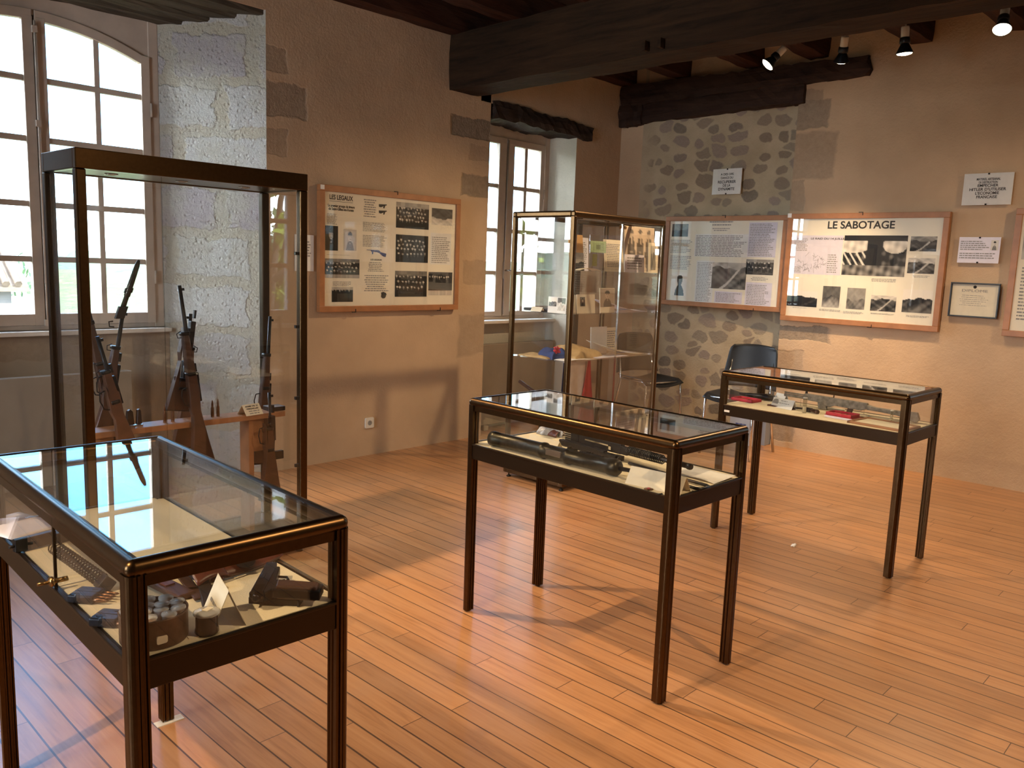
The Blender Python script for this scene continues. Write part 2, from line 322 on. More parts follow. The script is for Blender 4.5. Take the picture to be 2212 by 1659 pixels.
# ------------------------------------------------------------------ mesh helpers
class MB:
    def __init__(s, off=(0, 0, 0)): s.v = []; s.f = []; s.m = []; s.sm = []; s.off = Vector(off)
    def add(s, vs, fs, mi=0, smooth=False):
        b = len(s.v); s.v += [Vector(v)-s.off for v in vs]
        for f in fs: s.f.append([b+i for i in f]); s.m.append(mi); s.sm.append(smooth)
        return s
    def box(s, a, b, mi=0):
        x0, x1 = sorted((a[0], b[0])); y0, y1 = sorted((a[1], b[1])); z0, z1 = sorted((a[2], b[2]))
        return s.add([(x0, y0, z0), (x1, y0, z0), (x1, y1, z0), (x0, y1, z0), (x0, y0, z1), (x1, y0, z1), (x1, y1, z1), (x0, y1, z1)],
                     [(0, 3, 2, 1), (4, 5, 6, 7), (0, 1, 5, 4), (1, 2, 6, 5), (2, 3, 7, 6), (3, 0, 4, 7)], mi)
    def obox(s, c, ax, ay, az, mi=0):
        c, ax, ay, az = map(Vector, (c, ax, ay, az))
        vs = [c+i*ax+j*ay+k*az for k in (-1, 1) for i, j in ((-1, -1), (1, -1), (1, 1), (-1, 1))]
        return s.add(vs, [(0, 3, 2, 1), (4, 5, 6, 7), (0, 1, 5, 4), (1, 2, 6, 5), (2, 3, 7, 6), (3, 0, 4, 7)], mi)
    def prism(s, poly, o, U, V, D, mi=0, smooth=False):
        """2-D outline poly in the frame o,U,V pushed along D"""
        o, U, V, D = map(Vector, (o, U, V, D)); n = len(poly)
        a = [o+U*p[0]+V*p[1] for p in poly]; b = [x+D for x in a]
        area = sum(poly[i][0]*poly[(i+1) % n][1]-poly[(i+1) % n][0]*poly[i][1] for i in range(n))
        fl = (area > 0) == (U.cross(V).dot(D) > 0)
        top = list(range(n, 2*n)); bot = list(range(n))[::-1]
        side = [(i, (i+1) % n, n+(i+1) % n, n+i) for i in range(n)]
        if not fl: top = top[::-1]; bot = bot[::-1]; side = [q[::-1] for q in side]
        s.add(a+b, [], mi); base = len(s.v)-2*n
        for f in [top, bot]: s.f.append([base+i for i in f]); s.m.append(mi); s.sm.append(False)
        for f in side: s.f.append([base+i for i in f]); s.m.append(mi); s.sm.append(smooth)
        return s
    def tube(s, pts, r, n=12, mi=0, cap=True, smooth=True):
        pts = [Vector(p) for p in pts]; rs = r if isinstance(r, (list, tuple)) else [r]*len(pts)
        t0 = (pts[1]-pts[0]).normalized(); a = t0.cross(Vector((0, 0, 1)))
        if a.length < .05: a = t0.cross(Vector((1, 0, 0)))
        a.normalize(); vs = []
        for i, p in enumerate(pts):
            if i == 0: t = pts[1]-p
            elif i == len(pts)-1: t = p-pts[i-1]
            else: t = (pts[i+1]-p).normalized()+(p-pts[i-1]).normalized()
            if t.length < 1e-9: t = t0
            t = t.normalized(); a = (a-t*a.dot(t)); a = a.normalized() if a.length > 1e-6 else t.orthogonal().normalized(); b = t.cross(a)
            vs += [p+(a*math.cos(2*PI*k/n)+b*math.sin(2*PI*k/n))*rs[i] for k in range(n)]
        fs = [(i*n+k, i*n+(k+1) % n, (i+1)*n+(k+1) % n, (i+1)*n+k) for i in range(len(pts)-1) for k in range(n)]
        s.add(vs, fs, mi, smooth)
        if cap:
            b0 = len(s.v)-len(vs)
            s.f.append([b0+k for k in range(n)][::-1]); s.f.append([b0+(len(pts)-1)*n+k for k in range(n)])
            s.m += [mi]*2; s.sm += [False]*2
        return s
    def lathe(s, prof, o, axis=(0, 0, 1), n=24, mi=0, smooth=True):
        """prof: (radius, height) list along axis from o"""
        ax = Vector(axis).normalized(); o = Vector(o)
        return s.tube_prof([(o+ax*h, r) for r, h in prof], ax, n, mi, smooth)
    def tube_prof(s, pr, ax, n, mi, smooth):
        a = ax.orthogonal().normalized(); b = ax.cross(a); vs = []
        for p, r in pr: vs += [p+(a*math.cos(2*PI*k/n)+b*math.sin(2*PI*k/n))*max(r, 1e-5) for k in range(n)]
        fs = [(i*n+k, i*n+(k+1) % n, (i+1)*n+(k+1) % n, (i+1)*n+k) for i in range(len(pr)-1) for k in range(n)]
        s.add(vs, fs, mi, smooth); b0 = len(s.v)-len(vs)
        s.f.append([b0+k for k in range(n)][::-1]); s.f.append([b0+(len(pr)-1)*n+k for k in range(n)]); s.m += [mi]*2; s.sm += [False]*2
        return s
    def ball(s, c, r, n=12, mi=0, sc=(1, 1, 1)):
        c = Vector(c); vs = []; fs = []
        for i in range(n//2+1):
            th = PI*i/(n//2)
            for k in range(n): vs.append(c+Vector((r*sc[0]*math.sin(th)*math.cos(2*PI*k/n), r*sc[1]*math.sin(th)*math.sin(2*PI*k/n), r*sc[2]*math.cos(th))))
        for i in range(n//2):
            for k in range(n): fs.append((i*n+k, (i+1)*n+k, (i+1)*n+(k+1) % n, i*n+(k+1) % n))
        return s.add(vs, fs, mi, True)
    def grid(s, fn, nu, nv, th=0, mi=0, smooth=True):
        """surface fn(u,v) for u,v in 0..1; th>0 gives it that thickness downwards"""
        vs = [Vector(fn(i/nu, j/nv)) for j in range(nv+1) for i in range(nu+1)]; w = nu+1
        fs = [(j*w+i, j*w+i+1, (j+1)*w+i+1, (j+1)*w+i) for j in range(nv) for i in range(nu)]
        if th:
            n0 = len(vs); nrm = Vector((0, 0, 0))
            A = vs[1]-vs[0]; B = vs[w]-vs[0]; nrm = A.cross(B).normalized()
            vs2 = [v-nrm*th for v in vs]; b = [[n0+i for i in f][::-1] for f in fs]
            ed = []
            for i in range(nu): ed.append((i, i+1)); ed.append((nv*w+i+1, nv*w+i))
            for j in range(nv): ed.append(((j+1)*w, j*w)); ed.append((j*w+nu, (j+1)*w+nu))
            sd = [(b_, a_, n0+a_, n0+b_) for a_, b_ in ed]
            return s.add(vs+vs2, fs+b+sd, mi, smooth)
        return s.add(vs, fs, mi, smooth)
    def build(s, name, mats, parent=None, bevel=0, seg=2):
        me = bpy.data.meshes.new(name); me.from_pydata(s.v, [], s.f)
        if not isinstance(mats, (list, tuple)): mats = [mats]
        for m in mats: me.materials.append(MT[m] if isinstance(m, str) else m)
        me.polygons.foreach_set('material_index', s.m); me.polygons.foreach_set('use_smooth', s.sm); me.validate(); me.update()
        o = bpy.data.objects.new(name, me); C.objects.link(o)
        if parent: o.parent = parent
        else: o.location = s.off
        if bevel:
            b = o.modifiers.new('bevel', 'BEVEL'); b.width = bevel; b.segments = seg; b.limit_method = 'ANGLE'; b.angle_limit = .7; b.harden_normals = False
        return o
def tag(o, label=None, cat=None, group=None, kind=None):
    if label: o['label'] = label
    if cat: o['category'] = cat
    if group: o['group'] = group
    if kind: o['kind'] = kind
    return o
def thing(name, label, cat, loc=(0, 0, 0), rot=(0, 0, 0), group=None):
    o = bpy.data.objects.new(name, None); C.objects.link(o); o.location = loc; o.rotation_euler = rot; o.empty_display_size = .05
    return tag(o, label, cat, group)
def copy_tree(o, parent=None):
    c = o.copy(); C.objects.link(c)
    if parent: c.parent = parent
    for ch in list(o.children): copy_tree(ch, c)
    return c
def struct(o): o['kind'] = 'structure'; return o
def rr(w, h, r, n=5, cx=0, cy=0):
    """rounded rectangle outline"""
    pts = []
    for (sx_, sy_, a0) in ((1, 1, 0), (-1, 1, 90), (-1, -1, 180), (1, -1, 270)):
        for k in range(n+1):
            a = math.radians(a0+90*k/n); pts.append((cx+sx_*(w/2-r)+r*math.cos(a), cy+sy_*(h/2-r)+r*math.sin(a)))
    return pts
def txt(body, o, U, V, h, mat='ink', parent=None, width=None, bold=.0, name='lettering', off=(0, 0, 0), align='CENTER', shear=0, space=1.0):
    """lettering as a mesh: baseline-centre at o, U right, V up; optional total width"""
    cu = bpy.data.curves.new('t', 'FONT'); cu.body = body; cu.size = h*1.38; cu.align_x = align; cu.align_y = 'CENTER'
    cu.offset = min(bold, h*.03 if h > .03 else h*.025); cu.extrude = .0004; cu.shear = shear; cu.space_line = space
    ob = bpy.data.objects.new('t', cu); C.objects.link(ob)
    dg = bpy.context.evaluated_depsgraph_get(); dg.update(); me = bpy.data.meshes.new_from_object(ob.evaluated_get(dg))
    bpy.data.objects.remove(ob)
    U = Vector(U).normalized(); V = Vector(V).normalized(); Nn = U.cross(V)
    xs = [v.co.x for v in me.vertices]; k = 1
    if width and xs: k = width/max(1e-6, max(xs)-min(xs))
    for v in me.vertices:
        c = v.co.copy(); v.co = Vector(o)-Vector(off)+U*c.x*k+V*c.y+Nn*(c.z+.0006)
    me.materials.clear(); me.materials.append(MT[mat]); me.name = name
    t = bpy.data.objects.new(name, me); C.objects.link(t)
    if parent: t.parent = parent
    return t
def lines_mb(mb, o, U, V, w, h, n, fill=.45, ragged=.25, rnd=None, gap=0.0007, align='left'):
    """rows of tiny printed line marks in a block w by h whose top-left corner is o (V points down)"""
    rnd = rnd or random; o = Vector(o); U = Vector(U); V = Vector(V); Nn = -(U.cross(V)); ph = h/n
    for i in range(n):
        ww = w*(1-ragged*rnd.random()); x = 0 if align == 'left' else (w-ww)/2
        while x < ww-.002:
            l = min(ww-x, (.006+.022*rnd.random())*max(1, w*4)); a = o+U*x+V*(ph*i+ph*(1-fill)/2)+Nn*gap
            mb.add([a, a+U*l, a+U*l+V*ph*fill, a+V*ph*fill], [(0, 3, 2, 1)])
            x += l+.004*max(1, w*3)
def picture(name, o, U, V, w, h, fn, parent, off=(0, 0, 0), nx=44, ny=34, gap=.0008, th=.0006):
    """printed picture: top-left o, V down; fn(u,v)->grey or rgb (v=0 at the top)"""
    o = Vector(o)-Vector(off); U = Vector(U).normalized(); V = Vector(V).normalized(); Nn = -(U.cross(V))
    nx = max(8, int(nx)); ny = max(8, int(ny)); w1 = nx+1
    vs = [o+U*(w*i/nx)+V*(h*j/ny)+Nn*gap for j in range(ny+1) for i in range(w1)]
    fs = [(j*w1+i, (j+1)*w1+i, (j+1)*w1+i+1, j*w1+i+1) for j in range(ny) for i in range(nx)]
    me = bpy.data.meshes.new(name); me.from_pydata(vs, [], fs)
    ca = me.color_attributes.new('Col', 'FLOAT_COLOR', 'POINT'); buf = []
    for j in range(ny+1):
        for i in range(w1):
            c = fn(i/nx, j/ny)
            if isinstance(c, (int, float)): c = max(.012, min(.9, (c-.3)*1.45+.27))**1.3; c = (c, c*.93, c*.82)
            buf += [c[0], c[1], c[2], 1]
    ca.data.foreach_set('color', buf); me.materials.append(MT['print']); me.update()
    t = bpy.data.objects.new(name, me); C.objects.link(t); t.parent = parent
    return t
# ------------------------------------------------------------------ room shell
def wallprism(mb, plan, z0, z1, mats, capm=0):
    n = len(plan); vs = [(x, y, z0) for x, y in plan]+[(x, y, z1) for x, y in plan]
    area = sum(plan[i][0]*plan[(i+1) % n][1]-plan[(i+1) % n][0]*plan[i][1] for i in range(n))
    for i in range(n):
        f = (i, (i+1) % n, n+(i+1) % n, n+i)
        mb.add([vs[k] for k in (f if area > 0 else f[::-1])], [(0, 1, 2, 3)], mats[i])
    t = [vs[n+i] for i in range(n)]; b = [vs[i] for i in range(n)][::-1]
    if area < 0: t = t[::-1]; b = b[::-1]
    mb.add(t, [list(range(n))], capm); mb.add(b, [list(range(n))], capm)
w = MB()
wallprism(w, [(-4.2, 5.27), (.54, 5.27), (1.02, 5.85), (1.02, 5.98), (-4.2, 5.98)], 0, 3.6, [0, 1, 1, 0, 0])
wallprism(w, [(3.04, 5.27), (5.19, 5.27), (5.07, 5.55), (5.07, 5.64), (5.0, 5.98), (2.57, 5.98), (2.56, 5.85)], 0, 3.6, [0, 2, 2, 2, 0, 1, 1])
wallprism(w, [(6.37, 5.27), (7.6, 5.27), (7.6, 5.98), (6.36, 5.98), (6.30, 5.64), (6.30, 5.55)], 0, 3.6, [0, 0, 0, 2, 2, 2])
w.prism([(5.27, 3.19), (5.85, 3.10), (5.98, 3.10), (5.98, 3.6), (5.27, 3.6)], (.54, 0, 0), (0, 1, 0), (0, 0, 1), (2.5, 0, 0), 0)
w.box((5.07, 5.27, 2.93), (6.37, 5.98, 3.6)); w.box((5.0, 5.62, 2.80), (6.37, 5.98, 2.93))
w.box((1.0, 5.82, 0), (2.58, 5.98, 1.03), 3); w.box((5.075, 5.52, 0), (6.305, 5.98, 1.03), 2)
wl = struct(w.build('wall_left', ['plaster1', 'ashlar', 'jambpale', 'allege']))
w = MB()
wallprism(w, [(7.08, 0.05), (7.08, 3.38), (7.22, 3.38), (7.08, 5.0), (7.08, 5.27), (7.95, 5.27), (7.95, 0.0), (7.6, -.05)], 0, 3.6, [0, 0, 1, 0, 0, 0, 0, 2])
wallprism(w, [(7.08, -3.2), (7.08, -1.05), (7.6, -.95), (7.95, -1.0), (7.95, -3.2)], 0, 3.6, [0, 2, 2, 0, 0])
w.box((7.08, -1.05, 0), (7.95, .05, 1.0)); w.box((7.08, -1.05, 2.45), (7.95, .05, 3.6))
w.box((7.081, 3.38, 3.06), (7.3, 4.96, 3.6))
struct(w.build('wall_right', ['plaster2', 'rubble', 'jambpale']))
w = MB(); w.box((-4.4, -3.2, 0), (-4.2, 2.15, 3.6)); w.box((-4.4, 3.65, 0), (-4.2, 5.98, 3.6)); w.box((-4.4, 2.15, 0), (-4.2, 3.65, .95)); w.box((-4.4, 2.15, 2.95), (-4.2, 3.65, 3.6)); struct(w.build('wall_back', 'plaster'))
t = thing('window_added', 'unseen tall window added in the back wall to light the jamb', 'window', (-4.3, 2.9, .95)); t['kind'] = 'structure'; f = MB((-4.3, 2.9, .95))  # unseen window, added so daylight from behind brightens the stone jamb
for y in (2.15, 2.86, 3.57): f.box((-4.33, y, .95), (-4.27, y+.08, 2.95))
for z in (.95, 1.45, 1.95, 2.45, 2.89): f.box((-4.32, 2.15, z), (-4.28, 3.65, z+.035))
f.build('frame', 'winpaint', t); MB((-4.3, 2.9, .95)).box((-4.302, 2.16, .96), (-4.298, 3.64, 2.94)).build('pane', 'windowglass', t)
struct(MB().box((-4.4, -3.4, 0), (7.95, -3.2, 3.6)).build('wall_front', 'plaster'))
struct(MB().box((-4.4, -3.4, -.2), (7.95, 6.3, 0)).build('floor', 'floor'))
struct(MB().box((-4.4, -3.4, 3.6), (7.95, 6.3, 3.8)).build('ceiling', 'ceilboard'))

def rough_beam(mb, p0, p1, s0, s1, jit=.008, n=30, seed=1, k=3, mi=0, endjit=0):
    """hewn timber from p0 to p1 (bottom centre), s=(width,height) at both ends"""
    rnd = random.Random(seed); p0 = Vector(p0); p1 = Vector(p1); d = (p1-p0).normalized(); sd = d.cross(Vector((0, 0, 1))).normalized(); up = Vector((0, 0, 1))
    ring = []
    for a, b, c, e in ((-1, 0, 1, 0), (1, 0, 1, 1), (1, 1, -1, 1), (-1, 1, -1, 0)):
        for i in range(k): t = i/k; ring.append((a+(c-a)*t, b+(e-b)*t))
    m = len(ring); vs = []; wa = [rnd.uniform(-1, 1) for _ in range(8)]
    for i in range(n+1):
        t = i/n; c = p0.lerp(p1, t); ww = s0[0]+(s1[0]-s0[0])*t; hh = s0[1]+(s1[1]-s0[1])*t
        lo = jit*1.2*sum(wa[q]*math.sin(t*(q+1)*4+q) for q in range(4))/2
        for (a, b) in ring:
            j = Vector((rnd.uniform(-1, 1), rnd.uniform(-1, 1), rnd.uniform(-1, 1)))*jit
            if i in (0, n) and endjit: j += d*rnd.uniform(-endjit, endjit)
            cr_ = .94 if (abs(a) > .9 and (b < .05 or b > .95)) else 1
            vs.append(c+sd*(a*ww/2*cr_)+up*(b*hh)+up*lo+j)
    fs = [(i*m+q, i*m+(q+1) % m, (i+1)*m+(q+1) % m, (i+1)*m+q) for i in range(n) for q in range(m)]
    mb.add(vs, [f[::-1] for f in fs], mi, False)
    b0 = len(mb.v)-len(vs); mb.f.append([b0+q for q in range(m)]); mb.f.append([b0+n*m+q for q in range(m)][::-1]); mb.m += [mi]*2; mb.sm += [False]*2
    return mb
b = MB(off=(4.86, 5.27, 2.95)); rough_beam(b, (4.865, 5.30, 2.955), (4.72, -3.2, 2.955), (.345, .43), (.24, .43), .005, 60, 3)
for x, y in ((4.60, 3.30), (4.60, 3.18)): b.obox((x+.04, y, 3.0), (.02, 0, 0), (0, .012, 0), (0, 0, .03))
o = tag(b.build('trim_1', 'beam'), 'great hewn oak ceiling beam crossing the room from the window wall', 'ceiling beam', kind='structure')
ys = [5.19, 4.57, 3.825, 3.225, 2.407, 1.74, 1.04, .34, -.36, -1.06, -1.76, -2.46]
for i, y in enumerate(ys):
    bw = .17 if i else .16
    b = MB(off=(7.08, y, 3.39)); rough_beam(b, (-4.2, y, 3.385), (7.09, y, 3.385), (bw, .215), (bw, .215), .007, 70, 10+i)
    tag(b.build('trim_%d' % (i+2), 'joist'), 'dark rough ceiling joist resting on the great beam', 'ceiling joist', 'ceiling joists over the great beam', 'structure')
b = MB(off=(7.0, 4.0, 3.0))
rough_beam(b, (7.09, 5.26, 3.19), (7.09, 2.78, 3.19), (.16, .20), (.16, .155), .009, 34, 31, endjit=.02)
rough_beam(b, (7.10, 5.26, 3.0), (7.10, 3.40, 3.045), (.13, .20), (.13, .16), .007, 26, 32)
rough_beam(b, (7.08, 5.26, 2.975), (7.08, 5.0, 2.99), (.14, .22), (.13, .2), .012, 6, 33, endjit=.01)
rough_beam(b, (7.08, 3.43, 3.02), (7.08, 3.32, 3.03), (.10, .17), (.10, .17), .004, 4, 34)
tag(b.build('trim_20', 'lintel'), 'dark double timber lintel over the rubble stone niche', 'lintel', kind='structure')
b = MB(off=(5.2, 5.3, 2.8)); rough_beam(b, (5.205, 5.42, 2.815), (6.58, 5.42, 2.79), (.37, .15), (.37, .13), .010, 24, 41, endjit=.02)
tag(b.build('trim_21', 'lintelx'), 'charred black timber lintel above the narrow window', 'lintel', kind='structure')
b = MB(off=(1.8, 5.5, 3.1))
for i in range(4):
    y = 5.30+i*.145; rough_beam(b, (.50, y+.05, 3.155-i*.024), (3.06, y+.05, 3.155-i*.024), (.14, .05), (.14, .05), .005, 22, 50+i)
tag(b.build('trim_22', 'soffit'), 'old grey planks lining the top of the large window recess', 'lintel planks', kind='structure')

# ------------------------------------------------------------------ windows
def make_window(name, x0, x1, z0, z1, y, cx, cols, rows, arch, label, depth=.05):
    t = thing(name, label, 'window', (cx, y, z0)); t['kind'] = 'structure'; off = (cx, y, z0)
    top = (lambda x: rows[-1]-arch*(x-cx)**2)
    fr = MB(off); fy0, fy1 = y, y+.07
    fr.box((x0, fy0, z0), (x0+.066, fy1, z1+.05)); fr.box((x1-.066, fy0, z0), (x1, fy1, z1+.05)); fr.box((x0+.066, fy0+.002, z0), (x1-.066, fy1, z0+.05)); fr.box((cx-.03, fy0+.03, z0+.05), (cx+.03, fy1, top(cx)+.03))
    if arch:
        n = 16; xs = [x0+.05+(x1-x0-.1)*i/n for i in range(n+1)]
        poly = [(x, top(x)+.03) for x in xs]+[(x1-.05, z1+.05), (x0+.05, z1+.05)]
        fr.prism(poly, (0, fy0+.006, 0), (1, 0, 0), (0, 0, 1), (0, .06, 0))
    else: fr.box((x0+.066, fy0+.004, rows[-1]+.04), (x1-.066, fy1, z1+.03))
    fr.build('frame', 'winpaint', t, .004)
    for side in (-1, 1):
        lf = MB(off); X = (lambda d: cx+side*d); ly0, ly1 = y-.012, y+.036
        c = cols; last = c[-1][1]
        lf.box((X(.006), ly0, z0+.03), (X(c[0][0]), ly1, top(X(.03))+.02)); lf.box((X(last), ly0, z0+.03), (X(last+.058), ly1, top(X(last))+.055))
        lf.box((X(.007), ly0+.0015, z0+.032), (X(last+.05), ly1-.001, rows[0]))
        lf.box((X(c[0][1]), ly0+.012, rows[0]-.01), (X(c[1][0]), ly1-.008, top(X(c[0][1]))+.01))
        for r in rows[1:-1]: lf.box((X(c[0][0]), ly0+.01, r-.018), (X(last), ly1-.006, r+.018))
        n = 10; xs = [X(.008+(last+.05-.008)*i/n) for i in range(n+1)]
        poly = [(x, top(x)) for x in xs]+[(x, top(x)+.06) for x in xs[::-1]]
        lf.prism(poly, (0, ly0+.001, 0), (1, 0, 0), (0, 0, 1), (0, ly1-ly0-.003, 0))
        leaf = lf.build('casement', 'winpaint', t, .003)
        pn = MB(off); poly = [(X(c[0][0]), rows[0]), (X(last), rows[0])]+[(x, top(x)) for x in xs[::-1] if c[0][0] <= abs(x-cx) <= last]+[(X(c[0][0]), top(X(c[0][0])))]
        pn.prism(poly, (0, y+.01, 0), (1, 0, 0), (0, 0, 1), (0, .004, 0)); pn.build('pane', 'windowglass', leaf)
        for hz in (z0+.35, z1-.55):
            MB(off).tube([(X(last+.062), y-.014, hz-.045), (X(last+.062), y-.014, hz+.045)], .007, 8).build('hinge', 'winpaint', leaf)
    return t
w1 = make_window('window_1', 1.02, 2.56, 1.03, 3.06, 5.85, 1.79, [(.066, .350), (.385, .648)], [1.135, 1.484, 1.828, 2.226, 2.588, 2.938], .32,
                 'tall arched casement window with small panes behind the tall glass case')
MB((1.79, 5.85, 1.03)).box((1.02, 5.76, 1.0), (2.575, 5.86, 1.03)).build('sill', 'sillpaint', w1, .006)
h = MB((1.79, 5.85, 1.03)); h.tube([(1.79, 5.822, 1.08), (1.79, 5.822, 1.30), (1.788, 5.815, 1.33)], .006, 8); h.tube([(1.79, 5.822, 1.33), (1.79, 5.822, 2.93)], .007, 8)
h.box((1.775, 5.815, 2.86), (1.805, 5.84, 2.90)); h.box((1.775, 5.815, 2.3), (1.805, 5.84, 2.34)); h.box((1.775, 5.815, 1.06), (1.805, 5.84, 1.1)); h.build('latch_bar', 'winpaint', w1)
w2 = make_window('window_2', 5.075, 6.305, 1.035, 2.80, 5.55, 5.69, [(.101, .256), (.294, .474)], [1.11, 1.474, 1.871, 2.278, 2.66], 0,
                 'narrow casement window with small panes beside the shelf cabinet')
MB((5.69, 5.55, 1.035)).box((5.09, 5.40, 1.005), (6.32, 5.58, 1.035)).build('sill', 'sillpaint', w2, .006)
h = MB((5.69, 5.55, 1.035)); h.tube([(5.69, 5.525, 1.08), (5.69, 5.525, 2.7)], .006, 8); h.box((5.675, 5.515, 1.42), (5.705, 5.54, 1.58)); h.build('latch_bar', 'winpaint', w2)
h = MB((5.69, 5.55, 1.035)); h.tube([(5.69, 5.515, 1.5), (5.69, 5.46, 1.5), (5.73, 5.45, 1.5)], [.008, .008, .011], 8); h.build('handle', 'chrome', w2)
# a third window further along the right wall, seen only in reflections
t = thing('window_3', 'window set in the right wall past the frames', 'window', (7.6, -.5, 1.0)); t['kind'] = 'structure'; off = (7.6, -.5, 1.0)
f = MB(off); f.box((7.6, -.98, 1.0), (7.66, -.92, 2.45)); f.box((7.6, -.08, 1.0), (7.66, -.02, 2.45)); f.box((7.6, -.98, 1.0), (7.66, -.02, 1.08)); f.box((7.6, -.98, 2.38), (7.66, -.02, 2.45)); f.box((7.6, -.54, 1.0), (7.66, -.46, 2.45))
for z in (1.42, 1.78, 2.12): f.box((7.61, -.98, z-.012), (7.64, -.02, z+.012))
f.build('frame', 'winpaint', t); MB(off).box((7.62, -.95, 1.05), (7.624, -.05, 2.4)).build('pane', 'windowglass', t)

# ------------------------------------------------------------------ flat panels under the windows, sockets
def on(name, label, cat, off, mb, mat, bevel=0, group=None): return tag(mb.build(name, mat, None, bevel), label, cat, group)
o = MB((1.9, 5.6, 0)); o.box((1.02, 5.60, .06), (2.225, 5.66, .765)); o.box((1.02, 5.66, .2), (1.06, 5.80, .7)); o.box((2.15, 5.66, .2), (2.19, 5.80, .7)); o.box((1.1, 5.61, 0), (1.16, 5.65, .06)); o.box((2.1, 5.61, 0), (2.16, 5.65, .06))
on('heater_panel', 'flat taupe panel heater standing under the large window', 'heater', None, o, 'boardpanel', .006)
o = MB((5.7, 5.4, 0)); o.box((5.25, 5.38, .06), (6.28, 5.44, .82)); o.box((5.3, 5.44, .2), (5.34, 5.52, .7)); o.box((6.2, 5.44, .2), (6.24, 5.52, .7)); o.box((5.35, 5.39, 0), (5.41, 5.43, .06)); o.box((6.1, 5.39, 0), (6.16, 5.43, .06))
on('heater_panel', 'flat taupe panel heater under the narrow window behind the shelf cabinet', 'heater', None, o, 'boardpanel', .006)
def socket(c, n, label):
    U = Vector((1, 0, 0)); o = MB(c)
    t = thing('wall_socket', label, 'socket', c)
    o.prism(rr(.085, .085, .012), Vector(c), U, (0, 0, 1), (0, -.012, 0)); o.build('cover', 'white', t, .002)
    MB(c).lathe([(.02, 0), (.02, .001)], Vector(c)+Vector((0, -.0125, 0)), (0, -1, 0)).build('recess', 'inkgrey', t)
    MB(c).tube([Vector(c)+Vector((0, -.013, .008)), Vector(c)+Vector((0, -.02, .008))], .0025, 8).build('pin', 'chrome', t)
socket(tuple(P(797, 913, 1, 5.27)), 0, 'white wall socket on the plaster beneath the framed resistance board')
socket((6.55, 5.27, .27), 0, 'white wall socket seen through the bottom of the shelf cabinet')

# ------------------------------------------------------------------ outside
def grassmat():
    m, nt, p = newmat('sunlit_grass'); n = noise(nt, pos(nt), .9, 8, .7); n2 = noise(nt, pos(nt), .12, 3)
    c = ramp(nt, n, [(.35, (.018, .028, .003)), (.52, (.06, .075, .010)), (.68, (.24, .23, .09))])
    L(nt, mixc(nt, math_(nt, 'MULTIPLY', n2, 1.2), c, (.028, .040, .005)), p.inputs['Base Color']); p.inputs['Roughness'].default_value = .9; return m
MT['grass'] = grassmat()
MT['wood_hill'] = simple('wooded_hill', (.045, .085, .05), .95, 0, .5, 1.2)
MT['leafA'] = simple('leaf_green', (.12, .17, .02), .6, 0, .5, 1.5)
MT['leafB'] = simple('leaf_dark_green', (.035, .075, .025), .6, 0, .5, 1.5)
MT['bark'] = simple('bark', (.08, .06, .045), .9, 0, .3, 8)
MT['rooftile'] = simple('roman_tiles', (.10, .075, .055), .85, 0, .35, 6)
g = MB((0, 8, -3.2)); g.grid(lambda u, v: (-160+320*u, 6.4+180*v**2, -3.2-.9*min(1, v*6)+ .5*math.sin(u*40+v*9)*min(1, v*8) + (3.6*max(0, v-.35))), 60, 60)
g.grid(lambda u, v: (8+150*u**1.5, 6.4-200*v, -3.2), 12, 12)
struct(g.build('ground', 'grass'))
r = random.Random(5); hs = [r.random() for _ in range(400)]
h = MB((0, 150, -4))
def hillf(u, v):
    x = -260+520*u; k = sum(math.sin(u*q*6.1+q*2.3)/q for q in (1, 2, 3, 5)); y = 150+34*v-22*math.sin(u*3); ed = 1.1*math.sin(u*260)+.8*math.sin(u*611+2)
    return (x, y, -4+(9.2-6.5*u+1.0*k+ed*(.3+.7*v))*math.sin(min(1, v*1.2)*PI/2))
h.grid(hillf, 220, 8); tag(h.build('wooded_ridge', 'wood_hill'), 'blue-green wooded ridge on the horizon outside the windows', 'hill', kind='structure')
def tree(c, hgt, rad, label, mat, seed, n=2600, lean=0):
    t = thing('tree', label, 'tree', c); rnd = random.Random(seed); c = Vector(c); tr = MB(c)
    top = c+Vector((lean, 0, hgt*.62)); tr.tube([c, c.lerp(top, .5)+Vector((.15, 0, 0)), top], [rad*.11, rad*.08, rad*.04], 10)
    cl = []
    for i in range(11):
        a = rnd.uniform(0, 2*PI); rr_ = rad*rnd.uniform(.3, .85); p = c+Vector((math.cos(a)*rr_+lean*.6, math.sin(a)*rr_, hgt*rnd.uniform(.4, .92))); cl.append((p, rad*rnd.uniform(.3, .5)))
        tr.tube([c.lerp(top, rnd.uniform(.5, 1)), (c.lerp(top, .8)+p)/2+Vector((0, 0, .2)), p], [rad*.035, rad*.025, rad*.008], 6)
    tr.build('trunk', 'bark', t); f = MB(c)
    for i in range(n):
        p, q = rnd.choice(cl); d = Vector((rnd.gauss(0, 1), rnd.gauss(0, 1), rnd.gauss(0, .8))).normalized()*q*rnd.random()**.4; a = Vector((rnd.uniform(-1, 1), rnd.uniform(-1, 1), rnd.uniform(-1, 1))).normalized()*rad*.06; b_ = a.orthogonal().normalized()*rad*.035
        m = p+d; f.add([m-a, m+b_, m+a, m-b_], [(0, 1, 2, 3)])
    f.build('foliage', mat, t)
tree((-3.6, 14.5, -3.3), 8.2, 2.3, 'leafy tree reflected in the end pane of the tall glass case', 'leafA', 1, 4200)
tree((3.2, 26, -3.6), 4.3, 1.6, 'small pale tree standing on the grass seen low in the right casement', 'leafA', 3, 1500)
tree((7.5, 34, -3.8), 5.2, 2.2, 'round bush-like tree further down the grass slope', 'leafB', 4, 1600)
tree((-10, 25, -3.6), 6.5, 3.2, 'dark broad tree left of the tiled outbuilding', 'leafB', 6, 2600)
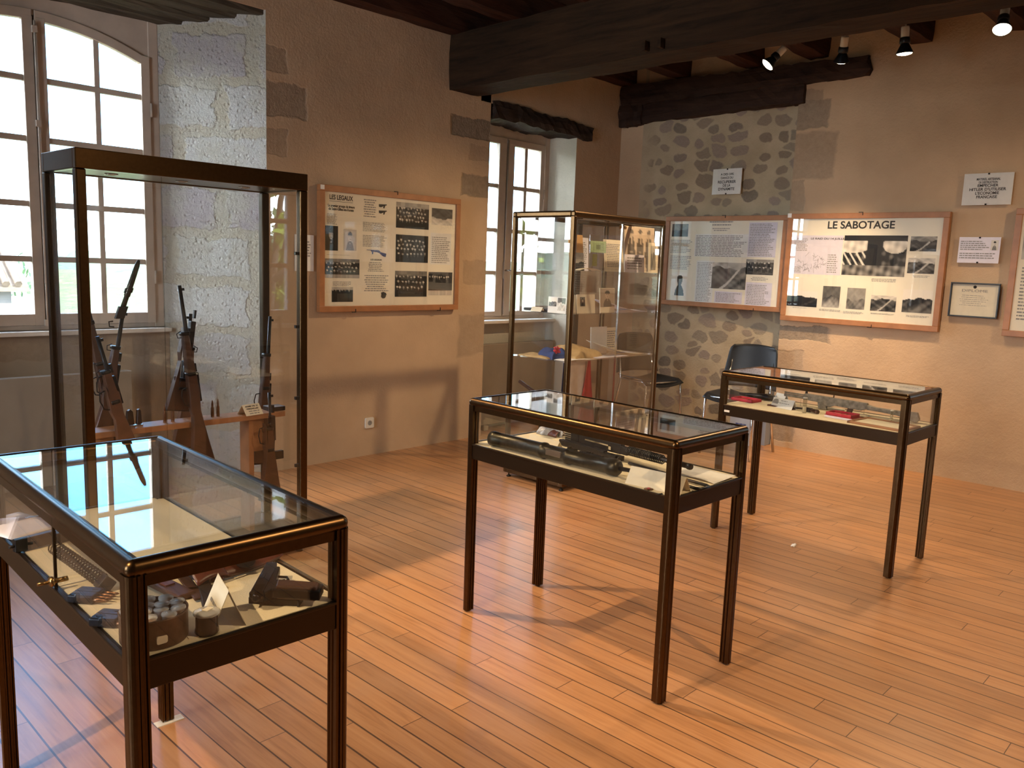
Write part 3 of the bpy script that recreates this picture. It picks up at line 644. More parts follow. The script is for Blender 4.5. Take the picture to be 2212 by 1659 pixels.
# outbuilding with tiled roof, low at the left of the large window
hp = P(-40, 700, 1, 19.0)
t = thing('outbuilding', 'small stone outbuilding with pale tiled roof low outside the large window', 'building', (hp.x, 19, -3.6))
off = (hp.x, 19, -3.6); X0, X1 = hp.x-5, P(42, 640, 1, 19.0).x; zt = P(30, 605, 1, 19.0).z
MB(off).box((X0, 19, -4.4), (X1-.15, 23, zt)).build('wall', 'limewash', t)
rf = MB(off); nrm = 1.5
rf.prism([(18.75, zt-.1), (21, zt+nrm), (23.3, zt-.1), (23.3, zt-.22), (21, zt+nrm-.12), (18.75, zt-.22)], (X0, 0, 0), (0, 1, 0), (0, 0, 1), (X1-X0+.1, 0, 0))
k = int((X1-X0)/.22)
for i in range(k+1):
    x = X0+.11+i*.22; rf.tube([(x, 18.7, zt-.07), (x, 21, zt+nrm+.03)], .075, 6)
rf.build('roof', 'rooftile', t)
# ------------------------------------------------------------------ pictures painted for the frames
def crowd(seed, rows=3, n=9, dark=.12, sky=.35, floor_=None):
    rnd = random.Random(seed); ppl = []
    for r in range(rows):
        for i in range(n): ppl.append((.06+.88*(i+.5*(r % 2)+rnd.uniform(-.2, .2))/n, .22+.62*r/max(1, rows)+rnd.uniform(-.03, .03), rnd.uniform(.55, .95)))
    gr = [rnd.random() for _ in range(64)]
    def f(u, v):
        c = sky if v < .2 else dark; c += .10*gr[int(u*8) % 8+8*(int(v*7) % 8)]-.05
        for x, y, b in ppl:
            d = ((u-x)*14)**2+((v-y)*11)**2
            if d < .16: c = b*.75
            elif v > y+.03 and abs(u-x) < .045*(1+(v-y)) and v-y < .3: c = dark*.5+.03*gr[int(x*60) % 64]+(.25 if abs(u-x) < .006 and v-y < .1 else 0)
        if floor_ and v > .8: c = floor_+.1*gr[int(u*20) % 64]
        return c
    return f
def portrait(seed, bgc=.35, suit=.08, cx=.5, face=.6):
    def f(u, v):
        c = bgc
        if ((u-cx)/.30)**2+((v-1.05)/.52)**2 < 1: c = suit
        if abs(u-cx) < .035+.02*math.sin(v*9) and .56 < v < .68: c = face*.9
        if ((u-cx)/.155)**2+((v-.36)/.20)**2 < 1: c = face-.25*max(0, (u-cx)*3)
        if ((u-cx)/.17)**2+((v-.24)/.13)**2 < 1 and v < .29: c = .05
        if abs(v-.345) < .014 and (abs(u-cx-.06) < .03 or abs(u-cx+.06) < .03): c = .1
        if abs(v-.47) < .009 and abs(u-cx) < .04: c = .25
        if abs(u-cx) < .012 and .37 < v < .42: c = .4
        return c
    return f
def scape(seed, hor=.45, sky=.7, land=.12, diag=0, bright=0):
    rnd = random.Random(seed); a = [rnd.uniform(-1, 1) for _ in range(12)]
    def f(u, v):
        hz = hor+.05*math.sin(u*6+a[0]*3)+.03*math.sin(u*17+a[1]*4)
        t = sum(math.sin(u*(7+q*5+a[q])+v*(9+q*4)*(1 if a[q] > 0 else -1)+a[q]*9)/(1+q*.5) for q in range(6))/3
        if v < hz: return sky-.12*t*(.4+diag)
        c = land+.13*t+bright*(v-hz)
        if diag and abs((u-.5)*1.2+(v-.6)-.15*math.sin(u*4)) < .06: c = .55
        return c
    return f
def bridge(u, v):
    t = math.sin(u*31+v*17)+math.sin(u*13-v*29)+math.sin(u*57+v*3)
    if v > .74: return .30+.12*t/2
    if abs(u-.5) < .11 and v > .12: return .05+.02*t
    if v < .14: return .06
    for c0, r0 in ((.15, .30), (.82, .19)):
        if ((u-c0)/r0)**2+((v-.22)/.22)**2 < 1: return .62+.05*t
    if u < .36 and math.sin(u*60-v*26) > .55: return .68
    return .12+.07*t
def mapmarks(mb, o, U, V, w, h, rnd):
    for k in range(60):
        a = rnd.uniform(0, 2*PI); c = Vector(o)+U*(w*(.5+.42*math.cos(a)*rnd.random()**.4))+V*(h*(.45+.40*math.sin(a)*rnd.random()**.4))
        a2 = rnd.uniform(0, PI); d = U*math.cos(a2)+V*math.sin(a2); l = rnd.uniform(.01, .05); n_ = -(U.cross(V))
        mb.obox(c+n_*.0009, d*l/2, (-U*math.sin(a2)+V*math.cos(a2))*.0007, n_*.0003)
# ------------------------------------------------------------------ frames on the walls
class Wall:
    def __init__(s, axis, val):
        s.ax, s.val = axis, val
        s.U = Vector((1, 0, 0)) if axis == 1 else Vector((0, -1, 0)); s.V = Vector((0, 0, -1)); s.N = Vector((0, -1, 0)) if axis == 1 else Vector((-1, 0, 0))
    def rect(s, p0, p1):
        a = P(*p0, s.ax, s.val); b = P(*p1, s.ax, s.val); return a, abs((b-a).dot(s.U)), abs((b-a).dot(s.V))
def framed(name, label, cat, wall, rect, fw=.045, th=.04, fmat='pinewood', board='mat', back=.0, glass=True):
    o, w, h = rect; U, V, Nn = wall.U, wall.V, wall.N; t = thing(name, label, cat, o); bk = -th+.004
    f = MB(o); c = o
    def bar(a, b, c_, d): f.prism([(a, b), (c_, b), (c_, d), (a, d)], o+Nn*(bk), U, V, Nn*(-bk+.008))
    bar(0, 0, w, fw); bar(0, h-fw, w, h); bar(0, fw, fw, h-fw); bar(w-fw, fw, w, h-fw); f.build('frame', fmat, t, .003)
    m = MB(o); m.prism([(fw-.005, fw-.005), (w-fw+.005, fw-.005), (w-fw+.005, h-fw+.005), (fw-.005, h-fw+.005)], o+Nn*(bk), U, V, Nn*(-bk-.006)); m.build('mount_board', board, t)
    if glass:
        g = MB(o); g.prism([(fw-.004, fw-.004), (w-fw+.004, fw-.004), (w-fw+.004, h-fw+.004), (fw-.004, h-fw+.004)], o-Nn*.001, U, V, Nn*.002); g.build('glass', 'frameglass', t)
    return t
def hooks(t, wall, rect, tops, bots):
    o, w, h = rect
    for k, (fx, top) in enumerate([(a, 1) for a in tops]+[(a, 0) for a in bots]):
        mb = MB(o); c = o+wall.U*(w*fx)+wall.V*(0 if top else h)+wall.N*.004; s = 1 if top else -1
        mb.obox(c-wall.V*.004*s+wall.N*.005, wall.U*.018, wall.V*.0025, wall.N*.004); mb.obox(c+wall.U*.016+wall.V*.008*s+wall.N*.006, wall.U*.0025, wall.V*.012, wall.N*.002); mb.build('hook', 'iron', t)
SURF = -.006
def crop(cx0, cy0, sc): return lambda p: (cx0+p[0]/sc, cy0+p[1]/sc)
def put(t, wall, cr_, items, seed=3):
    rnd = random.Random(seed); off = t.location; U, V, Nn = wall.U, wall.V, wall.N
    for it in items:
        k = it[0]; a, w, h = wall.rect(cr_(it[1]), cr_(it[2])); a = a+Nn*(SURF+.0002)
        if k == 'pic': picture('photograph', a, U, V, w, h, it[3], t, off, nx=min(64, max(14, w*170)), ny=min(56, max(14, h*170)))
        elif k == 'txt': mb = MB(off); lines_mb(mb, a, U, V, w, h, it[3], rnd=rnd, align=it[4] if len(it) > 4 else 'left'); mb.build('text_block', 'inkgrey', t)
        elif k == 'rule': m = MB(off); m.prism([(0, 0), (w, 0), (w, .0022), (0, .0022)], a, U, V, Nn*.0008); m.build('underline', 'ink', t)
        elif k == 'page': m = MB(off); m.prism([(0, 0), (w, 0), (w, h), (0, h)], a, U, V, Nn*.0004); m.build('page', it[3], t)
        elif k == 'str': txt(it[3], a+U*w/2+V*h/2, U, -V, it[4] if len(it) > 4 and it[4] else h, 'ink', t, w, it[5] if len(it) > 5 else .01, 'title' if h > .02 else 'lettering', off)
WA = Wall(1, 5.225)
rA = WA.rect((690, 397), (987, 667)); rA = (rA[0], 1.385, .925)
tA = framed('framed_board', 'wooden framed board titled LES LEGAUX hung beside the narrow window', 'framed board', WA, rA)
hooks(tA, WA, rA, [.5], [.22, .84])
m = MB(rA[0]); m.obox(rA[0]+Vector((.02, -.010, -.02)), (.016, 0, 0), (0, .001, 0), (0, 0, .016)); m.build('sticker', 'paper', tA)
cA = crop(660, 370, 5.53)
put(tA, WA, cA, [
 ('str', (290, 292), (570, 346), 'LES LEGAUX', .034, .02), ('rule', (290, 350), (570, 354)), ('str', (272, 402), (592, 436), 'Le premier groupe de tireurs', .02, .006), ('str', (280, 440), (580, 474), 'de Saint-Gilles-les-Forets', .02, .006),
 ('txt', (260, 498), (385, 640), 9), ('pic', (240, 645), (392, 950), portrait(1, .10, .06, .45, .5)), ('pic', (460, 690), (612, 950), portrait(2, .55, .3, .5, .65)),
 ('txt', (260, 990), (620, 1012), 1), ('pic', (235, 1040), (648, 1280), crowd(3, 3, 9, .05, .3, .4)), ('txt', (330, 1312), (560, 1375), 4), ('pic', (318, 1382), (570, 1560), crowd(4, 1, 6, .07, .5)),
 ('txt', (700, 322), (850, 560), 8, 'c'), ('txt', (690, 600), (985, 735), 10), ('txt', (690, 755), (985, 915), 8), ('str', (780, 1046), (915, 1070), 'LES LEGAUX', .012, .004),
 ('txt', (745, 1078), (950, 1205), 6, 'c'), ('txt', (700, 1232), (1010, 1440), 8, 'c'), ('pic', (1090, 362), (1475, 700), crowd(5, 4, 9, .05, .45)),
 ('pic', (1085, 752), (1465, 1096), crowd(6, 4, 8, .06, .1)), ('pic', (1075, 1188), (1450, 1498), crowd(7, 3, 8, .06, .3)), ('pic', (1515, 437), (1757, 655), scape(8, .6, .2, .55, 0, .2)),
 ('page', (1500, 732), (1738, 1120), 'paper'), ('txt', (1515, 775), (1728, 1105), 14), ('pic', (1475, 1202), (1752, 1480), crowd(9, 1, 9, .08, .05, .55))], 11)
def silhouette(t, wall, cr_, pts, name, mat='ink', k=.0012):
    a = [P(*cr_(p), wall.ax, wall.val) for p in pts]; o = a[0]; poly = [((q-o).dot(wall.U), (q-o).dot(wall.V)) for q in a]
    m = MB(t.location); m.prism(poly, o+wall.N*(SURF+.0003), wall.U, wall.V, wall.N*k); m.build(name, mat, t)
for dy in (0, 75):
    silhouette(tA, WA, cA, [(880, 393+dy), (975, 396+dy), (975, 408+dy), (958, 410+dy), (945, 444+dy), (932, 440+dy), (938, 418+dy), (905, 430+dy), (884, 424+dy)], 'pistol_picture')
silhouette(tA, WA, cA, [(735, 936), (880, 942), (905, 968), (970, 985), (962, 1025), (930, 1015), (890, 980), (870, 968), (840, 965), (815, 960), (812, 990), (800, 990), (795, 960), (780, 945), (735, 942)], 'submachine_gun_picture', 'inkblue')
em = MB(tA.location); c0 = P(*cA((937, 1482)), 1, 5.225)+WA.N*(SURF+.0003)
em.lathe([(.024, 0), (.024, .001), (.021, .001), (.021, 0)], c0, WA.N, 28); em.build('round_emblem', 'ink', tA)
silhouette(tA, WA, cA, [(905, 1450), (935, 1440), (965, 1455), (975, 1480), (955, 1470), (950, 1500), (925, 1520), (905, 1500), (915, 1475)], 'emblem_figure')

WB = Wall(0, 7.095)
rB = WB.rect((1440, 468), (1690, 674)); a = P(1702, 462, 0, 7.095); rB = (rB[0], abs(a.y-rB[0].y)+.01, .865)
tB = framed('framed_board', 'wooden framed board of typed pages and photographs hung on the rubble stone niche', 'framed board', WB, rB)
hooks(tB, WB, rB, [.5], [.78])
cB = crop(1420, 340, 2.793)
put(tB, WB, cB, [('pic', (90, 402), (182, 478), scape(12, .5, .25, .08)), ('txt', (80, 495), (208, 580), 9), ('txt', (78, 590), (205, 680), 9), ('pic', (85, 692), (170, 836), portrait(13, .75, .12, .55, .2)),
 ('txt', (308, 382), (470, 396), 1, 'c'), ('txt', (320, 400), (465, 414), 1, 'c'), ('txt', (325, 424), (450, 446), 2, 'c'),
 ('page', (228, 462), (538, 604), 'paper'), ('txt', (234, 468), (530, 604), 14), ('page', (236, 622), (325, 880), 'paper'), ('txt', (242, 630), (320, 872), 26), ('pic', (333, 632), (527, 800), scape(14, .2, .5, .25, 1)),
 ('page', (345, 806), (505, 885), 'paperlilac'), ('txt', (352, 812), (495, 880), 7), ('page', (555, 392), (708, 604), 'paperlilac'), ('txt', (560, 398), (700, 600), 20), ('pic', (536, 614), (695, 712), crowd(15, 2, 7, .2, .4)),
 ('page', (533, 752), (680, 902), 'paperlilac'), ('txt', (540, 764), (670, 895), 13), ('txt', (560, 718), (670, 748), 3, 'c')], 12)

WC = Wall(0, 7.035)
rC = WC.rect((1704, 462), (2028, 713)); a = P(2055, 452, 0, 7.035); rC = (rC[0], abs(a.y-rC[0].y), .935)
tC = framed('framed_board', 'wooden framed board titled LE SABOTAGE with a large bridge photograph', 'framed board', WC, rC)
hooks(tC, WC, rC, [.48], [.6])
m = MB(rC[0]); m.obox(rC[0]+Vector((-.010, -.015, -.015)), (.001, 0, 0), (0, .018, 0), (0, 0, .018)); m.build('sticker', 'paper', tC)
cC = crop(1420, 340, 2.793)
put(tC, WC, cC, [('str', (1028, 386), (1428, 434), 'LE SABOTAGE', .062, .045), ('page', (812, 470), (1100, 712), 'paperlilac'), ('txt', (826, 484), (905, 566), 9), ('str', (925, 484), (1140, 498), 'LE RAID DU 14 JUILLET', .016, .004),
 ('txt', (1028, 582), (1080, 700), 9), ('txt', (815, 656), (870, 696), 4), ('pic', (1130, 470), (1487, 722), bridge), ('pic', (1530, 476), (1680, 568), scape(21, .3, .35, .15, 1)), ('pic', (1514, 606), (1667, 704), scape(22, .3, .55, .2, 1)),
 ('txt', (1540, 710), (1640, 728), 2, 'c'), ('txt', (1290, 728), (1440, 756), 3, 'c'), ('pic', (785, 802), (958, 905), scape(23, .35, .75, .08)), ('txt', (815, 902), (925, 914), 1), ('pic', (1000, 775), (1093, 908), scape(24, .5, .25, .2, 0, .6)),
 ('txt', (975, 912), (1105, 934), 2), ('pic', (1147, 786), (1245, 920), scape(25, .55, .4, .3)), ('txt', (1120, 926), (1255, 950), 3), ('pic', (1290, 830), (1433, 934), scape(26, .25, .6, .18, 1)), ('txt', (1285, 936), (1440, 955), 2),
 ('pic', (1485, 795), (1650, 944), scape(27, .4, .8, .1, 0, .3)), ('txt', (1500, 950), (1640, 972), 2)], 13)
m = MB(tC.location); a, w_, h_ = WC.rect(cC((830, 572)), cC((1022, 712))); mapmarks(m, a+WC.N*SURF, WC.U, WC.V, w_, h_, random.Random(4)); m.build('map_drawing', 'ink', tC)
# the next framed board runs out of the picture on the right
rD = (P(2197, 450, 0, 7.035), 1.33, .94)
tD = framed('framed_board', 'wooden framed board cut off at the far right edge beside the black framed diploma', 'framed board', WC, rD)
o = rD[0]; mb = MB(o); lines_mb(mb, o+WC.U*.08+WC.V*.42+WC.N*SURF, WC.U, WC.V, .3, .4, 16, rnd=random.Random(9)); mb.build('text_block', 'inkgrey', tD)
picture('photograph', o+WC.U*.065+WC.V*.09+WC.N*(SURF+.0002), WC.U, WC.V, .4, .28, scape(31, .1, .6, .5), tD, o); picture('photograph', o+WC.U*.55+WC.V*.3+WC.N*(SURF+.0002), WC.U, WC.V, .5, .4, crowd(32, 3, 7, .1, .4), tD, o)
def sign(name, label, rect, wall, mat, lines, th=.006, items=(), group=None, glassy=False, border=None):
    o, w, h = rect; t = thing(name, label, 'sign' if name != 'framed_diploma' else 'diploma', o); m = MB(o); m.prism([(0, 0), (w, 0), (w, h), (0, h)], o-wall.N*(th+.002), wall.U, wall.V, wall.N*th); m.build('panel', mat, t)
    for (s, fy, fh, fw, b) in lines: txt(s, o+wall.U*w/2+wall.V*h*fy-wall.N*.0022, wall.U, -wall.V, h*fh, 'ink', t, w*fw, b, 'lettering', o)
    for k in (.02, .98):
        c = MB(o); c.obox(o+wall.U*w*.5+wall.V*h*k, wall.U*.006, wall.V*.006, wall.N*.003); c.build('clip', 'iron', t)
    if glassy: g = MB(o); g.prism([(0, 0), (w, 0), (w, h), (0, h)], o-wall.N*.0005, wall.U, wall.V, wall.N*.002); g.build('glass', 'frameglass', t)
    return t
WE = Wall(0, 7.05)
s1 = WE.rect((2084, 376), (2179, 443)); s1 = (s1[0], .335, .235)
sign('wall_sign', 'white glazed sign beginning MATERIEL ARTISANAL high on the right wall', s1, WE, 'paper', [('MATERIEL ARTISANAL', .19, .075, .48, .004), ('DE DESTRUCTION', .29, .07, .38, .004), ('EMPECHER', .39, .085, .42, .012), ("HITLER D'UTILISER", .51, .09, .74, .012), ("L'ECONOMIE", .63, .09, .48, .012), ('FRANÇAISE', .75, .09, .42, .012)], glassy=True)
WEn = Wall(0, 7.125)
s0 = WEn.rect((1541, 366), (1594, 420)); s0 = (s0[0], .30, .235)
sign('wall_sign', 'small glazed sign mentioning DYNAMITE hung on the rubble stone above the frames', s0, WEn, 'paper', [('A DES OPE', .22, .085, .45, .006), ('DANCE DU', .36, .085, .42, .006), ('RECUPERER', .52, .11, .62, .01), ('DE LA', .66, .10, .26, .01), ('DYNAMITE', .80, .11, .56, .01)], glassy=True)
s2 = WE.rect((2073, 512), (2154, 570)); s2 = (s2[0], .285, .195)
t = sign('wall_sign', 'lilac printed sheet with a small portrait under the white sign', s2, WE, 'paperlilac', [])
mb = MB(s2[0]); lines_mb(mb, s2[0]+WE.U*.012+WE.V*.025-WE.N*.001, WE.U, WE.V, .2, .075, 5, rnd=random.Random(2)); mb.build('text_block', 'inkgrey', t); mb = MB(s2[0]); lines_mb(mb, s2[0]+WE.U*.012+WE.V*.115-WE.N*.001, WE.U, WE.V, .26, .05, 3, rnd=random.Random(3)); mb.build('text_block', 'inkgrey', t)
picture('photograph', s2[0]+WE.U*.222+WE.V*.022-WE.N*.0015, WE.U, WE.V, .05, .075, portrait(5, .6, .3), t, s2[0])
r = WE.rect((2055, 609), (2153, 691)); r = (r[0], .345, .265)
t = framed('framed_diploma', 'black framed DIPLOME certificate on the right wall', 'diploma', WE, r, .012, .018, 'black', 'card')
txt('DIPLOME', r[0]+WE.U*.17+WE.V*.062+WE.N*(SURF+.0003), WE.U, -WE.V, .02, 'inkgrey', t, .18, .0, 'lettering', r[0])
mb = MB(r[0]); lines_mb(mb, r[0]+WE.U*.07+WE.V*.09+WE.N*SURF, WE.U, WE.V, .2, .09, 6, rnd=random.Random(5), align='c', fill=.2); mb.build('text_block', 'inkgrey', t)
mb = MB(r[0]); c = r[0]+WE.U*.17+WE.V*.032+WE.N*(SURF+.0004); mb.obox(c, WE.U*.010, WE.V*.003, WE.N*.0004); mb.obox(c, WE.U*.003, WE.V*.012, WE.N*.0004); mb.lathe([(.012, 0), (.012, .0006), (.010, .0006), (.010, 0)], c, WE.N, 16); mb.build('crest', 'ink', t)
WF = Wall(1, 5.26)
r = WF.rect((638, 506), (678, 577)); r = (r[0], r[1], .26)
t = sign('wall_sign', 'plain white sheet on the wall at the edge of the tall glass case', r, WF, 'paper', [])
mb = MB(r[0]); lines_mb(mb, r[0]+WF.U*.02+WF.V*.04-WF.N*.001, WF.U, WF.V, .12, .12, 6, rnd=random.Random(6)); mb.build('text_block', 'inkgrey', t)
# ------------------------------------------------------------------ glass topped display tables
TW, TL, TH = .4994, 1.0901, .98
def legsec(sx_, sy_, s=.038):
    """plan section of a leg, outer corner rounded, grooves on the inner faces; outer corner towards (sx,sy)"""
    r = .018; pts = [(0, 0)]
    pts = [(s-r+r*math.cos(math.radians(a)), s-r+r*math.sin(math.radians(a))) for a in range(0, 91, 15)]
    pts += [(.026, s), (.024, s-.004), (.020, s-.004), (.018, s), (.012, s), (.010, s-.004), (.006, s-.004), (.004, s), (0, s), (0, .026), (.004, .024), (.004, .020), (0, .018), (0, .012), (.004, .010), (.004, .006), (0, .004), (0, 0), (.004, 0), (.006, .004), (.010, .004), (.012, 0), (.018, 0), (.020, .004), (.024, .004), (.026, 0), (s, 0)]
    # mirror so that the rounded corner points outwards
    return [((x-s if sx_ > 0 else s-x), (y-s if sy_ > 0 else s-y)) for x, y in pts]
def display_table(label, x, y, rot, lockside=None):
    t = thing('display_table', label, 'display table', (x, y, 0), (0, 0, rot), 'bronze glass-topped display tables')
    for sx_ in (0, 1):
        for sy_ in (0, 1):
            m = MB(); m.prism(legsec(1 if sx_ else -1, 1 if sy_ else -1), (TW*sx_, TL*sy_, 0.006), (1, 0, 0), (0, 1, 0), (0, 0, TH-.03-.006), 0)
            lg = m.build('leg', 'bronze', t)
            MB().lathe([(.012, 0), (.014, .003), (.014, .006)], (TW*sx_+(.019 if not sx_ else -.019), TL*sy_+(.019 if not sy_ else -.019), 0), n=12).build('foot', 'black', lg)
    r = .019; z = TH-r
    f = MB()
    for a, b in (((r, r, z), (TW-r, r, z)), ((TW-r, r, z), (TW-r, TL-r, z)), ((TW-r, TL-r, z), (r, TL-r, z)), ((r, TL-r, z), (r, r, z))):
        f.tube([a, b], r, 20, cap=False)
    for a in ((r, r), (TW-r, r), (TW-r, TL-r), (r, TL-r)): f.ball((a[0], a[1], z), r*1.005, 16)
    for (a, b) in (((.006, .036, z-.036), (.014, TL-.036, z)), ((TW-.014, .036, z-.036), (TW-.006, TL-.036, z)), ((.036, .006, z-.036), (TW-.036, .014, z)), ((.036, TL-.014, z-.036), (TW-.036, TL-.006, z))): f.box(a, b)
    f.box((r, .022, z+.004), (r+.016, TL-.022, z+.012)); f.box((TW-r-.016, .022, z+.004), (TW-r, TL-.022, z+.012)); f.box((.022, r, z+.004), (TW-.022, r+.016, z+.012)); f.box((.022, TL-r-.016, z+.004), (TW-.022, TL-r, z+.012))
    f.build('top_rail', 'bronze', t)
    a = MB(); zb, zt = .712, .776
    a.box((.003, .034, zb), (.018, TL-.034, zt)); a.box((TW-.018, .034, zb), (TW-.003, TL-.034, zt)); a.box((.034, .003, zb), (TW-.034, .018, zt)); a.box((.034, TL-.018, zb), (TW-.034, TL-.003, zt))
    a.box((.0, .036, zt-.004), (.010, TL-.036, zt+.003)); a.box((TW-.010, .036, zt-.004), (TW, TL-.036, zt+.003)); a.box((.036, 0, zt-.004), (TW-.036, .010, zt+.003)); a.box((.036, TL-.010, zt-.004), (TW-.036, TL, zt+.003))
    a.build('tray_frame', 'bronze_dark', t, .002)
    b = MB(); b.box((.018, .018, .75), (TW-.018, TL-.018, .777)); b.build('tray_floor', 'lining', t)
    g = MB(); g.box((r+.004, r+.004, z+.012), (TW-r-.004, TL-r-.004, z+.016)); g.build('glass_top', 'tableglass', t)
    for (a_, b_) in (((.010, .038, zt), (.014, TL-.038, z-.02)), ((TW-.014, .038, zt), (TW-.010, TL-.038, z-.02)), ((.038, .010, zt), (TW-.038, .014, z-.02)), ((.038, TL-.014, zt), (TW-.038, TL-.010, z-.02))):
        g = MB(); g.box(a_, b_); g.build('glass_side', 'glass', t)
    return t
tabA = display_table('near display table cut off at the lower left, holding a pistol and a round tin', .5897, 1.5394, -.0359)
tabB = display_table('middle display table holding a long launcher tube and a machine gun', 2.4249, 1.495, -.0307)
tabC = display_table('far display table by the right wall holding two red medal boxes', 4.3995, 1.3751, -.0253)
# lock and sliding pane edge on the near table's left side
m = MB(); m.tube([(-.012, .47, .80), (.03, .47, .80)], .006, 10); m.lathe([(.010, 0), (.013, .004), (.010, .010)], (.0, .47, .80), (-1, 0, 0), 14); m.tube([(-.010, .47, .80), (-.035, .47, .80)], .004, 8); m.build('lock', 'brass', tabA)
m = MB(); m.box((.006, .485, .774), (.012, .492, .945)); m.build('pane_edge_strip', 'bronze_dark', tabA)
m = MB(); m.box((TW-.06, TL-.05, .0), (TW+.03, TL-.015, .003)); m.build('foot_pad', 'white', tabA)
m = MB(); m.box((-.0012, TL-.08, .735), (.003, TL-.045, .747)); m.build('maker_plate', 'white', tabC)
TR = .7772   # top of the tray lining
def PT(px, py, z=TR): return P(px, py, 2, z)
def yaw_of(p, q): return math.atan2(q.y-p.y, q.x-p.x)
# ---- folded cards
def tent(label, loc, rot, w, h, spread, lines=(), mat='card', group=None, name='folded_card', lh=.012, mark=None):
    """ridge along local x; readable face towards local -y"""
    t = thing(name, label, 'card', loc, (0, 0, rot), group); s = spread/2; th = .0009; m = MB(); L_ = math.hypot(s, h)
    for sg in (-1, 1):
        nrm = Vector((0, -sg*h, s)).normalized() if sg > 0 else Vector((0, h, s)).normalized()
        a = Vector((-w/2, 0, h)); b = Vector((-w/2, sg*s, 0)); dx = Vector((w, 0, 0)); n_ = Vector((0, sg*h, s)).normalized()*th
        m.add([a, a+dx, b+dx, b, a-n_, a+dx-n_, b+dx-n_, b-n_], [(0, 1, 2, 3), (7, 6, 5, 4), (0, 4, 5, 1), (1, 5, 6, 2), (2, 6, 7, 3), (3, 7, 4, 0)] if sg > 0 else [(3, 2, 1, 0), (4, 5, 6, 7), (1, 5, 4, 0), (2, 6, 5, 1), (3, 7, 6, 2), (0, 4, 7, 3)])
    m.build('card_sheet', mat, t)
    dn = Vector((0, -s, -h)).normalized(); nn = Vector((0, -h, s)).normalized()
    for i, (s_, f, ww) in enumerate(lines):
        if s_ == '~':
            mk = MB(); lines_mb(mk, Vector((-w*ww/2+w*.04, 0, h))+dn*(L_*f)+nn*.0002, Vector((1, 0, 0)), dn, w*ww, lh*.8, 1, fill=.8, ragged=0, rnd=random.Random(i+3)); mk.build('text_line', 'inkgrey', t); continue
        txt(s_, Vector((0, 0, h))+dn*(L_*f)+nn*.0002, (1, 0, 0), -dn, lh, 'ink', t, w*ww, .006, 'lettering')
    if mark == 'tank':
        k = MB(); c = Vector((-w*.34, 0, h))+dn*L_*.4+nn*.0006; U = Vector((1, 0, 0))
        k.prism([(-.022, .012), (-.02, -.006), (-.008, -.016), (.012, -.016), (.02, -.004), (.02, .014)], c, U, dn, nn*.0004); k.build('picture', 'inkgrey', t)
    return t
# ================= near table contents
def extr(mb, prof, y0, y1, mi=0): mb.prism(prof, (0, 0, y0), (1, 0, 0), (0, 1, 0), (0, 0, y1-y0), mi); return mb
def pistol(label, loc, rot, tilt=0):
    """lies on its side; barrel along +x, grip towards -y"""
    t = thing('pistol', label, 'pistol', loc, (tilt, 0, rot)); z0 = .004
    m = MB(); extr(m, [(-.088, .012), (-.092, .030), (-.084, .040), (.092, .040), (.094, .016), (.060, .012)], z0, z0+.026); extr(m, [(-.085, .040), (-.080, .045), (-.070, .045), (-.068, .040)], z0+.008, z0+.018); extr(m, [(.080, .040), (.082, .044), (.090, .044), (.090, .040)], z0+.010, z0+.016)
    for i in range(7): m.box((-.082+i*.005, .016, z0+.026), (-.0795+i*.005, .038, z0+.0272))
    m.box((-.012, .026, z0+.025), (.022, .036, z0+.0268)); m.build('slide', 'blued', t, .003)
    m = MB(); extr(m, [(-.085, .014), (.070, .014), (.070, .004), (.02, .0), (-.012, -.002), (-.020, -.03), (-.040, -.115), (-.088, -.112), (-.078, -.05), (-.072, -.005), (-.095, .008)], z0+.002, z0+.024); m.build('frame', 'gunmetal', t, .003)
    m = MB(); extr(m, [(-.028, -.008), (-.046, -.106), (-.082, -.104), (-.070, -.012)], z0-.002, z0+.031); m.build('grip', 'leather_dark', t, .004)
    m = MB(); pts = [(-.012, -.001), (-.006, -.018), (.010, -.026), (.026, -.020), (.030, .001)]; m.tube([(a, b, z0+.013) for a, b in pts], .003, 8); m.build('trigger_guard', 'gunmetal', t)
    m = MB(); m.tube([(.006, .002, z0+.013), (.003, -.010, z0+.013), (.008, -.018, z0+.013)], .0028, 8); m.build('trigger', 'blued', t)
    m = MB(); m.tube([(.09, .030, z0+.013), (.0965, .030, z0+.013)], .007, 12); m.build('muzzle', 'gunmetal', t)
    m = MB(); m.lathe([(.009, 0), (.009, .006), (.005, .008)], (-.094, .026, z0+.013), (-1, .2, 0), 10); m.build('hammer', 'blued', t)
    return t
a = PT(550, 1290, TR+.03); b = PT(606, 1224, TR+.03); d = (b-a).normalized()
pc = a.lerp(b, .5); pr = yaw_of(a, b)
pistol('black semi-automatic pistol lying on its side by the folded card in the near table', (pc.x+.012, pc.y-.016, TR+.014), pr+.12, 0)
mg = thing('pistol_magazine', 'flat dark pistol magazine lying under the pistol grip', 'magazine', (0, 0, 0)); a = PT(545, 1302); b = PT(655, 1308); mg.location = (a.lerp(b, .5).x, a.lerp(b, .5).y+.01, TR); mg.rotation_euler = (0, 0, yaw_of(a, b))
m = MB(); m.box((-.058, -.014, 0), (.055, .014, .016)); m.build('body', 'gunmetal', mg, .002); m = MB(); m.box((.055, -.017, 0), (.060, .017, .018)); m.build('base_plate', 'blued', mg, .001)
a = PT(475, 1350); b = PT(608, 1330); c = PT(460, 1270)
tn = tent('cream folded name card standing beside the pistol', (0, 0, TR), 0, .110, .085, .072, [('~', .50, .70)], 'card', lh=.011)
r0 = PT(474, 1226, TR+.085); r1 = PT(522, 1302, TR+.085); rc = r0.lerp(r1, .5); tn.location = (rc.x-.004, rc.y+.022, TR); tn.rotation_euler = (0, 0, yaw_of(r0, r1))
